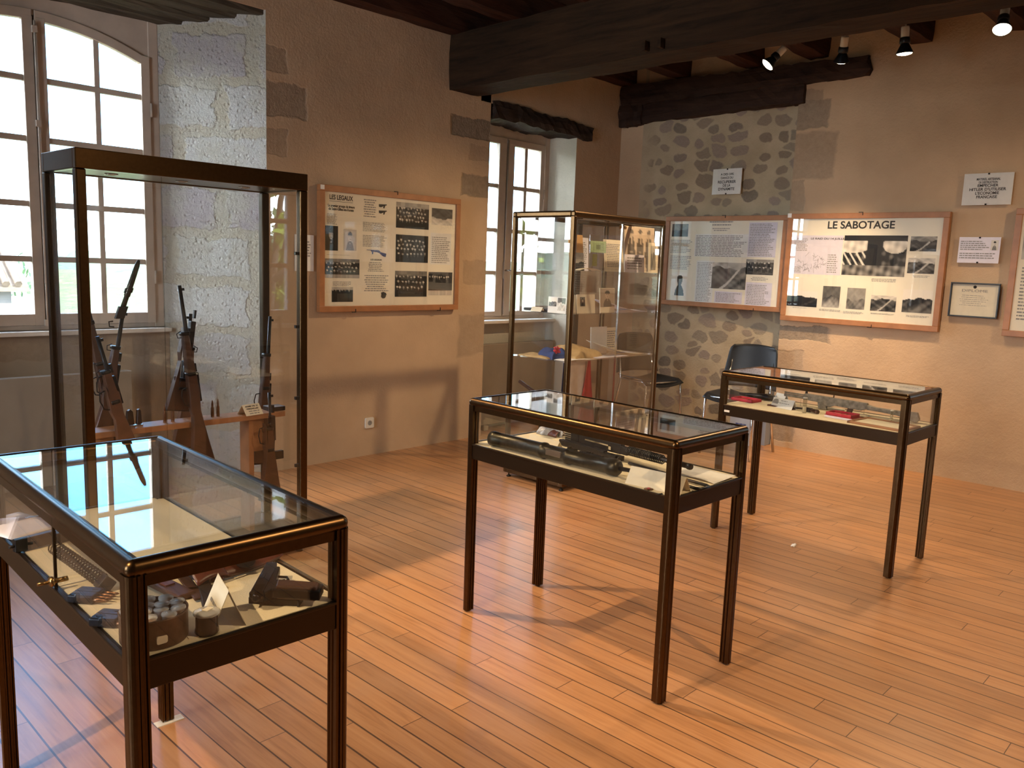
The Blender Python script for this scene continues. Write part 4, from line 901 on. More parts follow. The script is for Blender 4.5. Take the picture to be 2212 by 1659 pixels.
# round tin packed with capsules, and the small jar
CR = .066; cc = PT(350, 1411)+Vector((.727, .686, 0))*CR+Vector((-.030, .032, 0))
t = thing('round_tin', 'squat rusty round tin packed with clear capsules at the table corner', 'tin', cc)
MB().lathe([(CR-.002, 0), (CR, .004), (CR, .058), (CR+.001, .062), (CR-.002, .062), (CR-.004, .058), (CR-.004, .045), (.001, .045)], (0, 0, 0), n=40).build('body', 'tin', t)
m = MB(); m.prism(rr(.022, .016, .004), (-.012, -CR-.0006, .022), (1, 0, 0), (0, 0, 1), (0, .004, 0)); m.build('paper_scrap', 'card', t)
rnd = random.Random(3); cap = None
for i in range(13):
    if i < 4: rr0, aa = .021, i*PI/2+.3
    else: rr0, aa = .051, (i-4)*2*PI/9
    cpl = thing('capsule', 'clear capped capsule standing in the round tin', 'capsule', cc+Vector((rr0*math.cos(aa), rr0*math.sin(aa), .046)), (rnd.uniform(-.12, .12), rnd.uniform(-.12, .12), 0), 'clear capsules in the round tin')
    if i == 0:
        cap = (MB().lathe([(.0135, 0), (.0135, .016), (.0152, .017), (.0152, .0205), (.001, .0205)], (0, 0, 0), n=18).build('lid', 'milky', cpl), MB().lathe([(.0105, 0), (.0105, .013), (.001, .014)], (0, 0, 0), n=14).build('filling', 'shelfwood', cpl))
    else:
        for q in cap: k = q.copy(); C.objects.link(k); k.parent = cpl
jc = PT(437, 1379)+Vector((.727, .686, 0))*.026
t = thing('small_jar', 'small dark jar with clear flanged lid beside the round tin', 'jar', jc)
MB().lathe([(.022, 0), (.024, .004), (.024, .010), (.0225, .014), (.0225, .036), (.021, .042)], (0, 0, 0), n=28).build('body', 'enamel', t)
MB().lathe([(.023, .042), (.027, .0435), (.027, .0475), (.024, .049), (.001, .0495)], (0, 0, 0), n=28).build('lid', 'milky', t)
MB().lathe([(.026, 0), (.0265, .002), (.0245, .006)], (0, 0, 0), n=28).build('foot', 'acrylic', t)
m = MB(); m.obox((.004, .003, .0505), (.009, .004, 0), (-.003, .006, 0), (0, 0, .0008)); m.build('label', 'card', t)
# open brown holster
hc = PT(525, 1225); t = thing('holster', 'open brown leather holster behind the folded card', 'holster', (hc.x, hc.y, TR), (0, 0, PT(460, 1240).y*0+yaw_of(PT(470, 1230), PT(585, 1195))))
def shell(u, v):
    x = -.115+.23*u; wv = .052*(1-.75*max(0, (u-.35)/.65)**1.6)*(1-.25*(1-u)); a = PI*v; return (x, -wv*math.cos(a), .004+.034*math.sin(a)*(1-.6*u)*(.75+.25*math.sin(u*5)))
MB().grid(shell, 22, 14, .003).build('pouch', 'leather', t)
m = MB(); m.grid(lambda u, v: (-.16+.085*u, -.055+.11*v, .012+.030*math.sin(PI*v)*(1-.3*u)+.012*math.sin(u*3)), 12, 12, .003); m.build('flap', 'leather', t)
m = MB(); m.tube([(-.09, -.052, .012), (-.02, -.05, .008), (.05, -.04, .006), (.10, -.016, .004)], .003, 8); m.build('seam', 'leather_dark', t)
MB().lathe([(.028, 0), (.03, .001), (.03, .0025)], (-.02, -.03, .033), (0, -.5, 1), 20).build('opening', 'black', t)
# crossed dark straps and a toggle behind the capsules
def bar_thing(name, label, cat, p, q, w, h, mat, z=0, extra=None):
    c = (p+q)/2; L_ = (q-p).length; t = thing(name, label, cat, (c.x, c.y, TR+z), (0, 0, yaw_of(p, q))); m = MB(); m.box((-L_/2, -w/2, 0), (L_/2, w/2, h)); m.build('strap', mat, t, min(w, h)*.3); return t
t = bar_thing('trench_knife', 'dark upright iron blade piece standing behind the small jar', 'knife', PT(455, 1325), PT(432, 1232), .030, .012, 'iron'); m = MB(); m.lathe([(.016, 0), (.018, .01), (.016, .024), (.010, .03)], (.075, 0, .016), (1, 0, 0), 12); m.build('pommel', 'gunwood', t); m = MB(); m.box((-.01, -.045, .002), (.008, .045, .010)); m.build('crossguard', 'iron', t, .002)
t = bar_thing('leather_strap', 'dark leather strap lying across the middle of the near table', 'strap', PT(378, 1230), PT(432, 1300), .024, .006, 'leather_dark', .004); m = MB(); m.tube([(-.06, -.016, .006), (-.06, .016, .006), (-.075, .016, .006), (-.075, -.016, .006), (-.06, -.016, .006)], .0018, 6); m.build('buckle', 'brass', t)
t = bar_thing('wooden_grip', 'brown wooden grip plate lying behind the round tin', 'grip', PT(315, 1250), PT(405, 1295), .045, .014, 'gunwood'); m = MB(); m.box((-.045, -.012, .014), (.02, .012, .017)); m.build('inlay', 'leather', t, .001)
# spring, cartridges clip, submachine gun part
p, q = PT(115, 1180, TR+.02), PT(222, 1255, TR+.02)
t = thing('recoil_spring', 'coiled steel spring on a rod at the left of the near table', 'spring', (p.x, p.y, TR)); off = (p.x, p.y, TR); d = (q-p); L_ = d.length; d = d.normalized(); s_ = d.orthogonal().normalized(); u_ = d.cross(s_)
m = MB(off); nT = 20; m.tube([p+d*(L_*i/(nT*10))+(s_*math.cos(2*PI*i/10)+u_*math.sin(2*PI*i/10))*.016 for i in range(nT*10+1)], .0021, 6); m.build('coil', 'gunmetal', t); m = MB(off); m.tube([p, q], .004, 8); m.build('rod', 'iron', t)
m = MB(off); m.obox(q+d*.012-Vector((0, 0, .003)), d*.014, s_*.017, u_*.016); m.build('end_block', 'gunmetal', t, .003)
p, q = PT(30, 1180, TR+.02), PT(118, 1158, TR+.02)
t = thing('gun_receiver', 'black steel gun receiver bar at the left end of the near table', 'gun part', (p.x, p.y, TR)); off = (p.x, p.y, TR); m = MB(off); m.obox((p+q)/2, (q-p)/2, (q-p).normalized().cross(Vector((0, 0, 1)))*.009, (0, 0, .017)); m.build('bar', 'gunmetal', t, .002); m = MB(off); m.obox(q+(q-p).normalized()*.03-Vector((0, 0, .004)), (q-p).normalized()*.034, (q-p).normalized().cross(Vector((0, 0, 1)))*.018, (0, 0, .014)); m.build('housing', 'gunmetal', t, .004)
m = MB(off); m.tube([p, p-(q-p).normalized()*.012], .004, 8); m.build('stub', 'iron', t)
def clip_of_rounds(label, px, py, n=4):
    p = PT(px, py); t = thing('cartridge_clip', label, 'cartridge clip', (p.x, p.y, TR), (0, 0, -.9), 'cartridge clips in the near table'); m = MB(); m.box((-.032, -.028, 0), (.028, .028, .020)); m.build('clip_body', 'blued', t, .004)
    m = MB(); m.box((-.030, -.0006, .0201), (.026, .0006, .0206)); m.box((-.02, -.018, .0201), (-.006, -.016, .0208)); m.box((.004, .012, .0201), (.018, .014, .0208)); m.build('seam', 'iron', t)
    for i in range(n):
        y = -.0205+.0137*i; m = MB(); m.lathe([(.0055, 0), (.0055, .022), (.0035, .027), (.0035, .030), (.0030, .038), (.0008, .043)], (.02, y, .010), (1, 0, 0), 12); m.build('cartridge', 'copper', t)
    return t
clip_of_rounds('steel clip with four cartridges at the left edge of the near table', 190, 1295)
clip_of_rounds('steel clip of cartridges half hidden by the near table leg', 238, 1345)
t = thing('paper_sheet', 'pale printed sheet at the far left end of the near table', 'paper', (PT(20, 1150).x+.03, PT(20, 1150).y+.05, TR), (0, 0, .3)); m = MB(); m.grid(lambda u, v: (-.08+.16*u, -.11+.22*v, .002+.001*math.sin(u*4)*math.sin(v*3)), 8, 8, .0005); m.build('sheet', 'paperlilac', t)
t = thing('paper_sheet', 'cream sheet under the folded card and jar in the near table', 'paper', (PT(470, 1372).x, PT(470, 1372).y+.028, TR), (0, 0, -.15)); m = MB(); m.box((-.05, -.015, 0), (.045, .08, .001)); m.build('sheet', 'card', t)
# ================= middle table contents
def axis_frame(p, q):
    d = (q-p).normalized(); s_ = d.cross(Vector((0, 0, 1))).normalized(); return d, s_, s_.cross(d)
p, q = PT(1062, 946, TR+.035), PT(1338, 1012, TR+.035)
t = thing('launcher_tube', 'long dark steel launcher tube with collars along the front of the middle table', 'launcher', (p.x, p.y, TR)); off = Vector((p.x, p.y, TR)); L_ = (q-p).length
m = MB(off); m.lathe([(.026, 0), (.032, .004), (.033, .03), (.031, .034), (.031, L_*.43), (.034, L_*.435), (.034, L_*.455), (.031, L_*.46), (.029, L_*.47), (.029, L_*.62), (.033, L_*.625), (.033, L_*.65), (.029, L_*.655), (.029, L_*.93), (.033, L_*.935), (.033, L_*.985), (.024, L_), (.012, L_)], p, q-p, 32); m.build('tube', 'parkerised', t)
d, s_, u_ = axis_frame(p, q)
m = MB(off); m.obox(p+d*L_*.55+u_*.006-s_*(-.0), d*.040, s_*.0305, u_*.013); m.build('window_plate', 'chrome', t, .002)
m = MB(off); m.obox(p+d*L_*.66+u_*.028, d*.018, s_*.014, u_*.008); m.obox(p+d*L_*.64+u_*.034, d*.006, s_*.010, u_*.008); m.build('sight_bracket', 'parkerised', t, .003)
m = MB(off); m.obox(p+d*L_*.80+u_*.030, d*.055, s_*.006, u_*.003)
for k in range(3): m.obox(p+d*(L_*.77+k*.012)+u_*.034, d*.002, s_*.004, u_*.004)
m.build('rail', 'gunmetal', t)
m = MB(off); m.tube([q+d*.002, q+d*.045+u_*.002, q+d*.075+s_*.01], [.009, .008, .010], 10); m.build('spigot', 'gunmetal', t)
p, q = PT(1222, 938, TR+.045), PT(1490, 1008, TR+.05)
t = thing('machine_gun', 'old machine gun with bare coil spring lying behind the launcher tube', 'gun', (p.x, p.y, TR)); off = Vector((p.x, p.y, TR)); L_ = (q-p).length; d, s_, u_ = axis_frame(p, q)
pt = lambda a, b=0, c=0: p+d*(L_*a)+s_*b+u_*c
m = MB(off); m.obox(pt(.30), d*L_*.20, s_*.014, u_*.022); m.obox(pt(.08), d*L_*.06, s_*.018, u_*.024); m.obox(pt(.50, 0, -.004), d*L_*.05, s_*.012, u_*.017); m.build('receiver', 'gunmetal', t, .004)
m = MB(off)
for k in range(4): m.obox(pt(.045+.0*k, .019, .014-.009*k), d*L_*.035, s_*.0012, u_*.0016)
m.obox(pt(.30, .0148, .004), d*L_*.10, s_*.0012, u_*.003); m.obox(pt(.42, .0165, -.004), d*.007, s_*.004, u_*.007); m.build('cocking_slot', 'chrome', t)
m = MB(off); m.tube([pt(.5, 0, .004), pt(1.0)], .010, 14); m.lathe([(.012, 0), (.013, .012), (.010, .02)], pt(.985), d, 14); m.build('barrel', 'gunmetal', t)
m = MB(off); n_ = 26; n_ = 20; m.tube([pt(.55+.26*i/(n_*9))+(s_*math.cos(2*PI*i/9)+u_*math.sin(2*PI*i/9))*.0175 for i in range(n_*9+1)], .0026, 6); m.build('spring', 'gunmetal', t)
m = MB(off); m.obox(pt(.20, .028, -.030), d*L_*.20, s_*.012, u_*.013); m.obox(pt(.43, .028, -.034), d*L_*.07, s_*.014, u_*.010); m.build('lower_housing', 'gunmetal', t, .003)
m = MB(off); m.obox(pt(.50, .02, -.034), d*.020, s_*.010, u_*.010); m.tube([pt(.50, .02, -.03), pt(.53, .05, -.034), pt(.47, .06, -.034)], .004, 8); m.build('trigger_group', 'iron', t)
m = MB(off); m.tube([pt(.60, .035, -.040), pt(1.02, .045, -.040), pt(1.17, .045, -.040), pt(1.20, .055, -.040), pt(1.20, .105, -.040), pt(1.17, .115, -.040), pt(1.03, .105, -.040)], .006, 10); m.build('wire_stock', 'gunmetal', t)
p = PT(1192, 940)
t = thing('plastic_bag', 'crumpled clear plastic bag of brown leather at the muzzle end of the machine gun', 'bag', (p.x, p.y, TR), (0, 0, yaw_of(PT(1160, 925), PT(1215, 940)))); rnd = random.Random(4)
m = MB(); m.grid(lambda u, v: (-.075+.15*u, (.045*math.sin(PI*min(1, .25+u)))*math.cos(PI*v)*1.0+.004*math.sin(u*23+v*9), .002+(.042+.010*math.sin(u*19+v*14))*math.sin(PI*v)*(.5+.5*math.sin(PI*u))), 30, 22, .0006); m.build('wrap', 'plasticbag', t)
m = MB(); m.grid(lambda u, v: (-.04+.10*u, .028*math.cos(PI*v), .002+(.026+.004*math.sin(u*13))*math.sin(PI*v)), 14, 12, .002); m.build('contents', 'leather', t)
r0, r1 = PT(1150, 938, TR+.045), PT(1205, 953, TR+.045); rc = r0.lerp(r1, .5)
tent('small cream folded card between the tube and the machine gun', (rc.x, rc.y, TR), yaw_of(r0, r1), (r1-r0).length*1.15, .045, .06, (), 'card')
r0, r1 = PT(1362, 1008, TR+.055), PT(1475, 1032, TR+.055); rc = r0.lerp(r1, .5)
tent('blank cream folded card in front of the wire stock near the corner post', (rc.x, rc.y-.01, TR), yaw_of(r0, r1), (r1-r0).length*1.05, .060, .08, (), 'card')
for px, py, lab, r_ in ((1401, 1057, 'small oval red and gold badge by the front edge of the middle table', .017), (1442, 1063, 'tiny dark metal badge beside the front post of the middle table', .009)):
    p = PT(px, py); t = thing('badge', lab, 'badge', (p.x, p.y, TR)); MB().lathe([(r_, 0), (r_, .002), (r_*.9, .0032), (.0005, .0034)], (0, 0, 0), n=24).build('disc', 'copper' if r_ > .01 else 'iron', t)
    m = MB(); m.obox((0, 0, .0042), (r_*.5, r_*.2, 0), (-r_*.1, r_*.25, 0), (0, 0, .0006)); m.build('emblem', 'red' if r_ > .01 else 'chrome', t)
p = PT(1424, 1069); t = thing('pin_brooch', 'little dark pin lying at the very front edge of the middle table', 'pin', (p.x, p.y, TR)); m = MB(); m.tube([(-.016, .004, .002), (0, 0, .002), (.014, -.004, .002), (.018, .002, .003)], .0015, 6); m.obox((.004, 0, .003), (.006, 0, 0), (0, .003, 0), (0, 0, .001)); m.build('body', 'iron', t)
p = PT(1545, 1031); t = thing('paper_sheet', 'large curling white document at the right end of the middle table', 'document', (p.x-.02, p.y+.05, TR), (0, 0, -.1)); m = MB(); m.grid(lambda u, v: (-.07+.14*u, -.11+.22*v, .002+.006*max(0, math.sin(v*5+u*2))+.008*u**3), 12, 14, .0005); m.build('sheet', 'paper', t)
# ================= far table contents
def redbox(label, px, py, rot, w=.15, d=.105, z=0):
    p = PT(px, py, TR+z); t = thing('medal_box', label, 'medal box', (p.x, p.y, TR+z), (0, 0, rot), 'open red medal boxes'); h = .018
    m = MB(); m.box((-w/2, -d/2, 0), (w/2, d/2, .006)); m.box((-w/2, -d/2, 0), (-w/2+.008, d/2, h)); m.box((w/2-.008, -d/2, 0), (w/2, d/2, h)); m.box((-w/2, -d/2, 0), (w/2, -d/2+.008, h)); m.box((-w/2, d/2-.008, 0), (w/2, d/2, h)); m.build('box', 'red', t, .002)
    m = MB(); rn = random.Random(px)
    for k in range(16): a = rn.uniform(0, 2*PI); r_ = rn.random()**.5; m.ball((.045*r_*math.cos(a), .022*r_*math.sin(a), .0085), rn.uniform(.004, .008), 8, sc=(1, 1, .4))
    m.build('medal', 'brass', t); return t
ry = -PI/2-.1
redbox('open red medal box at the left end of the far table', 1612, 866, ry)
redbox('open red medal box near the middle of the far table, left of the framed document', 1820, 898, ry, .15, .10, .014)
p = PT(1820, 903); t = thing('red_book', 'red-edged booklet lying under the second medal box', 'book', (p.x, p.y, TR), (0, 0, ry)); m = MB(); m.box((-.08, -.052, .0), (.08, .052, .012)); m.build('pages', 'paperlilac', t); m = MB(); m.box((-.082, -.054, .012), (.082, .054, .0135)); m.build('cover', 'red', t)
p = PT(1690, 880); t = thing('ribboned_medals', 'medals with yellow and red ribbons on a small tray in the far table', 'medals', (p.x, p.y, TR), (0, 0, ry)); m = MB(); m.box((-.085, -.03, 0), (.085, .03, .008)); m.build('tray', 'leather', t, .002)
for k, (mt_) in enumerate(('khaki', 'redcloth', 'whitecloth')):
    m = MB(); m.grid(lambda u, v: (-.07+k*.05+.04*u, -.018+.036*v, .010+.005*math.sin(u*6+k)), 8, 4, .0012); m.build('ribbon', mt_, t)
    MB().lathe([(.011, 0), (.011, .002), (.0005, .003)], (-.05+k*.05, .02, .009), n=16).build('medal', 'brass', t)
r0, r1 = PT(1662, 857, TR+.05), PT(1728, 870, TR+.05); rc = r0.lerp(r1, .5)
tent('white folded card with a helmet picture standing in the far table', (rc.x, rc.y, TR), yaw_of(r0, r1), .155, .055, .05, [('~', .2, .3), ('~', .45, .55)], 'paper', lh=.006, mark='tank')
r0, r1 = PT(1676, 847, TR+.05), PT(1702, 853, TR+.05); rc = r0.lerp(r1, .5)
tent('small white folded card behind the gun muzzle in the far table', (rc.x, rc.y+.0, TR), yaw_of(r0, r1), .09, .05, .05, (), 'paper')
# grey machine pistol / rifle lying across the far table, propped a little
p, q = PT(1600, 848, TR+.055), PT(1990, 905, TR+.055)
c0 = PT(1700, 853, TR+.055); c1 = PT(1982, 898, TR+.045)
t = thing('assault_rifle', 'grey weathered rifle with magazine propped along the back of the far table', 'rifle', (c0.x, c0.y, TR)); off = Vector((c0.x, c0.y, TR)); d, s_, u_ = axis_frame(c0, c1); L_ = (c1-c0).length
pt = lambda a, b=0, c=0: c0+d*(L_*a)+s_*b+u_*c
m = MB(off); m.tube([pt(-.02), pt(.22)], .009, 12); m.tube([pt(-.02, 0, .016), pt(.20, 0, .016)], .005, 10); m.build('barrel', 'greyrust', t)
m = MB(off); m.prism([(.14, .022), (.16, .028), (.64, .026), (.66, -.004), (.60, -.022), (.40, -.018), (.36, -.03), (.31, -.026), (.30, -.014), (.14, -.010)], pt(0, -.012), d*L_, u_, s_*.024); m.build('receiver', 'greyrust', t, .003)
m = MB(off); m.prism([(0, 0), (.05, 0), (.062, -.05), (.012, -.055)], pt(.26, -.009, -.012), d, u_, s_*.018); m.build('magazine', 'greyrust', t, .002)
m = MB(off); m.prism([(.64, .018), (.70, .010), (.82, .010), (1.0, .018), (1.02, -.02), (1.0, -.040), (.86, -.016), (.74, -.012), (.64, -.012)], pt(0, -.013), d*L_, u_, s_*.026); m.build('stock', 'greyrust', t, .004)
m = MB(off); m.prism([(0, 0), (.03, 0), (.018, -.045), (-.012, -.045)], pt(.50, -.01, -.016), d, u_, s_*.020); m.build('grip', 'gunwood', t, .003)
m = MB(off); m.tube([pt(.38, 0, .028), pt(.38, 0, .05)], .003, 8); m.obox(pt(.16, 0, .032), d*.006, s_*.004, u_*.008); m.build('sight', 'iron', t)
for k in (.12, .62): MB(off).tube([pt(k, 0, -.012), Vector((pt(k).x, pt(k).y, TR))], .0035, 8).build('support', 'acrylic', t)
p, q = PT(1598, 850, TR+.02), PT(1672, 860, TR+.022)
t = thing('scabbard', 'dark steel scabbard lying behind the left red medal box', 'scabbard', (p.x, p.y, TR)); off = Vector((p.x, p.y, TR)); m = MB(off); m.tube([p, p.lerp(q, .3), p.lerp(q, .75), q], [.006, .013, .020, .018], 12); m.build('body', 'gunmetal', t); m = MB(off); m.ball(p.lerp(q, .8)+Vector((0, 0, .02)), .004, 8); m.build('stud', 'chrome', t)
p = PT(1735, 888); t = thing('revolver', 'small dark revolver lying in front of the white card in the far table', 'pistol', (p.x, p.y, TR), (0, 0, ry)); m = MB(); m.tube([(-.05, 0, .012), (.005, 0, .014)], .006, 10); m.prism([(0, 0), (.05, 0), (.055, .024), (.0, .024)], (0, -.008, .002), (1, 0, 0), (0, 0, 1), (0, .016, 0)); m.build('frame', 'iron', t, .002); m = MB(); m.tube([(.012, 0, .014), (.040, 0, .014)], .013, 12); m.build('cylinder', 'gunmetal', t); m = MB(); m.tube([(.05, 0, .014), (.085, -.01, .012), (.10, -.015, .010)], [.010, .012, .013], 10); m.build('grip', 'gunwood', t)
def vial(label, px, py, h=.06, r_=.009):
    p = PT(px, py); t = thing('glass_vial', label, 'vial', (p.x, p.y, TR), (0, 0, 0), 'upright glass vials in the far table'); MB().lathe([(r_, 0), (r_, h), (r_*.85, h), (r_*.85, .002), (.0005, .002)], (0, 0, 0), n=16).build('tube', 'acrylic', t); MB().lathe([(r_*.8, .003), (r_*.8, h*.45), (.0005, h*.45)], (0, 0, 0), n=12).build('contents', 'card', t); MB().lathe([(r_*1.05, h), (r_*1.05, h+.006), (.0005, h+.007)], (0, 0, 0), n=14).build('stopper', 'white', t)
vial('upright glass vial at the right end of the far table on the framed document', 1925, 911)
vial('upright glass vial at the left end of the far table', 1572, 862)
vial('taller upright glass tube beside the revolver in the far table', 1737, 892, .085, .012)
a, b = PT(1855, 915), PT(1965, 905)
p = PT(1910, 921); t = thing('framed_document', 'document in a flat wooden frame at the right end of the far table', 'document', (p.x+.03, p.y+.015, TR), (0, 0, ry)); m = MB(); w_, d_ = .30, .22
m.box((-w_/2, -d_/2, 0), (w_/2, -d_/2+.018, .012)); m.box((-w_/2, d_/2-.018, 0), (w_/2, d_/2, .012)); m.box((-w_/2, -d_/2, 0), (-w_/2+.018, d_/2, .012)); m.box((w_/2-.018, -d_/2, 0), (w_/2, d_/2, .012)); m.build('frame', 'shelfwood', t, .002); m = MB(); m.box((-w_/2+.01, -d_/2+.01, .001), (w_/2-.01, d_/2-.01, .006)); m.build('sheet', 'card', t)
for px, py, lab in ((1800, 886, 'cream open letter behind the second red medal box'), (1852, 899, 'folded ochre envelope leaning by the framed document')):
    p = PT(px, py); t = thing('letter', lab, 'letter', (p.x, p.y, TR), (0, 0, ry+.3)); m = MB(); m.grid(lambda u, v: (-.06+.12*u, -.04+.08*v, .003+.012*abs(v-.5)), 6, 8, .0008); m.build('sheet', 'card', t)

# ------------------------------------------------------------------ tall glass case with the rifles
X0, X1, Y0, Y1, HT = 1.2636, 2.3585, 3.690, 4.103, 1.9724
t = thing('tall_glass_case', 'tall bronze-framed glass case holding rifles in front of the large window', 'display case', (X0, Y0, 0)); off = (X0, Y0, 0); T1 = t; pw = .042
for (x, y) in ((X0, Y0), (X1-pw, Y0), (X1-pw, Y1-pw), (X0, Y1-pw)):
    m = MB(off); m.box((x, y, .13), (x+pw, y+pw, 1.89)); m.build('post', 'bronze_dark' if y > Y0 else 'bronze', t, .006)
m = MB(off); m.box((X0, Y0, 1.89), (X1, Y0+.03, HT)); m.box((X0, Y1-.03, 1.89), (X1, Y1, HT)); m.box((X0, Y0+.03, 1.89), (X0+.03, Y1-.03, HT)); m.box((X1-.03, Y0+.03, 1.89), (X1, Y1-.03, HT)); m.box((X0+.03, Y0+.03, 1.955), (X1-.03, Y1-.03, HT-.002)); m.box((X0+.03, Y0+.03, 1.895), (X1-.03, Y1-.03, 1.902)); tp = m.build('top_box', 'bronze', t, .004)
for k in range(3): m = MB(off); x = X0+.22+k*.32; m.lathe([(.028, 0), (.028, .004), (.022, .005), (.020, .002), (.001, .002)], (x, (Y0+Y1)/2, 1.895), (0, 0, -1), 24); m.build('downlight', 'chrome', t)
m = MB(off); m.box((X0, Y0, .03), (X1, Y0+.03, .135)); m.box((X0, Y1-.03, .03), (X1, Y1, .135)); m.box((X0, Y0+.03, .03), (X0+.03, Y1-.03, .135)); m.box((X1-.03, Y0+.03, .03), (X1, Y1-.03, .135)); m.build('base_frame', 'bronze', t, .004)
m = MB(off); m.box((X0+.03, Y0+.03, .11), (X1-.03, Y1-.03, .13)); m.build('case_floor', 'bronze_dark', t)
for (x, y) in ((X0+.03, Y0+.03), (X1-.03, Y0+.03), (X1-.03, Y1-.03), (X0+.03, Y1-.03)): MB(off).lathe([(.016, 0), (.018, .005), (.014, .010), (.005, .012), (.005, .031)], (x, y, 0), n=14).build('foot', 'bronze', t)
xs = P(366, 650, 1, Y0).x
for a, b in (((X0+pw, Y0+.016, .137), (xs+.02, Y0+.021, 1.888)), ((xs-.02, Y0+.006, .137), (X1-pw, Y0+.011, 1.888))): m = MB(off); m.box(a, b); m.build('front_pane', 'glass', t)
m = MB(off); m.box((X0+pw, Y1-.016, .137), (X1-pw, Y1-.011, 1.888)); m.build('back_pane', 'glass', t)
for x in (X0+.012, X1-.017): m = MB(off); m.box((x, Y0+pw, .137), (x+.005, Y1-pw, 1.888)); m.build('end_pane', 'glass', t)
m = MB(off); m.box((xs-.0205, Y0+.0045, .137), (xs-.0190, Y0+.012, 1.888)); m.build('pane_edge', 'acrylic', t)
for py in (548, 706, 860, 1005): z = P(655, py, 1, Y0).z; m = MB(off); m.box((X1-pw-.022, Y0+.012, z-.008), (X1-pw, Y0+.026, z+.008)); m.build('clip', 'black', t)
m = MB(off); m.lathe([(.010, 0), (.010, .004), (.006, .006)], (X1-.02, Y0, .09), (0, -1, 0), 12); m.build('lock', 'chrome', t)
# wooden rack inside
ZR = .752; YA, YB = 3.81, 3.93
t = thing('rifle_rack', 'low wooden rack with a narrow shelf inside the tall glass case', 'rack', (1.35, YA, .13)); off = (1.35, YA, .13)
m = MB(off); m.box((1.335, YA, ZR-.028), (2.30, YB, ZR)); m.build('shelf', 'shelfwood', t, .003)
for x in (1.345, 2.10): m = MB(off); m.box((x, YA+.02, .13), (x+.028, YB-.005, ZR-.028)); m.box((x+.028, YA+.03, .55), (x+.09, YA+.05, ZR-.03)); m.build('support', 'shelfwood', t, .002)
m = MB(off); m.box((1.37, YB-.03, .30), (2.10, YB-.01, .36)); m.build('cross_rail', 'shelfwood', t, .002)
def rifle(label, muzzle, butt, y0, y1, kind='long', wood='gunwood', bay=0, flip=1):
    """stands butt down; the two ends are points of the case at the depths y1 (muzzle) and y0 (butt)"""
    a = P(*butt, 1, y0); b = P(*muzzle, 1, y1); a.z = max(a.z, .131); t = thing('rifle', label, 'rifle', a); off = a; d = (b-a).normalized(); n_ = Vector((0, -1, 0)); s_ = d.cross(n_).normalized()*flip; n_ = d.cross(s_).normalized(); L_ = (b-a).length
    F = lambda x, s=0, n=0: a+d*x+s_*s+n_*n
    sl = L_*(.74 if kind == 'long' else .66 if kind == 'short' else .52)
    pr = [(0, -.062), (0, .055), (.10, .040), (.26, .020), (.33, .026), (.36, .028), (sl*.8, .020), (sl, .015), (sl, -.013), (sl*.8, -.018), (.40, -.024), (.34, -.026), (.28, -.030), (.24, -.022), (.16, -.034)]
    m = MB(off); m.prism(pr, F(0, 0, -.018), d, s_, n_*.036); m.build('stock', wood, t, .007, 3)
    m = MB(off); m.obox(F(-.002, -.003), d*.003, s_*.060, n_*.018); m.build('butt_plate', 'iron', t)
    m = MB(off); m.tube([F(.40, .012), F(sl, .010), F(L_-.0, .010)], [.0125, .010, .0085], 12); m.build('barrel', 'gunmetal', t)
    for x in (sl*.68, sl*.985): m = MB(off); m.prism(rr(.052-.012*(x/sl), .044, .012), F(x, 0), s_, n_, d*.016, smooth=True); m.build('barrel_band', 'gunmetal', t)
    m = MB(off); m.obox(F(.37, .020), d*.065, s_*.013, n_*.014); m.build('receiver', 'gunmetal', t, .003)
    m = MB(off); m.tube([F(.34, .02, .014), F(.34, .026, .045)], .005, 8); m.ball(F(.34, .028, .05), .010, 10); m.build('bolt_handle', 'blued', t)
    m = MB(off); m.tube([F(.29, -.026), F(.30, -.05), F(.34, -.058), F(.375, -.05), F(.38, -.026)], .003, 8); m.build('trigger_guard', 'gunmetal', t)
    m = MB(off); m.obox(F(L_-.02, .022), d*.006, s_*.008, n_*.003); m.obox(F(.47, .026), d*.02, s_*.005, n_*.008); m.build('sight', 'gunmetal', t)
    m = MB(off); m.tube([F(sl*.97, -.018), F(sl*.97, -.035), F(sl*.97+.02, -.038), F(sl*.97+.03, -.018)], .0025, 6); m.build('sling_swivel', 'iron', t)
    if bay:
        m = MB(off); m.tube([F(L_-.04, -.004), F(L_+bay, -.004)], [.008, .002] if bay > .2 else .005, 8); m.build('bayonet', 'gunmetal', t)
        m = MB(off); m.obox(F(L_-.03, -.004), d*.022, s_*.014, n_*.010); m.build('bayonet_socket', 'iron', t, .002)
    return t
rifle('rifle with fixed long bayonet leaning right at the left of the tall case', (262, 668), (213, 985), 3.965, 3.95, 'long', 'gunwood', 0)
t = [o for o in C.objects if o.name.startswith('rifle') and o.type == 'EMPTY' and 'fixed long bayonet' in o.get('label', '')][0]
off = t.location; b0, b1 = P(262, 675, 1, 3.95), P(300, 562, 1, 3.95); d = (b1-b0).normalized()
m = MB(off); m.tube([b0, b0.lerp(b1, .30), b0.lerp(b1, .32), b0.lerp(b1, .9), b1], [.012, .011, .014, .012, .006], 10); m.build('bayonet', 'parkerised', t)
m = MB(off); m.obox(b0, d*.030, Vector((1, 0, 0))*.020, (0, .012, 0)); m.obox(b0.lerp(b1, .42), d*.012, Vector((1, 0, 0))*.018, (0, .008, 0)); m.build('bayonet_socket', 'iron', t, .003)
m = MB(off); c = b0-d*.055+Vector((-.02, 0, 0)); m.tube([c+Vector((0, 0, .012)), c+Vector((-.018, 0, .010)), c+Vector((-.016, 0, -.012)), c+Vector((.004, 0, -.014))], .0035, 8); m.build('sling_loop', 'iron', t)
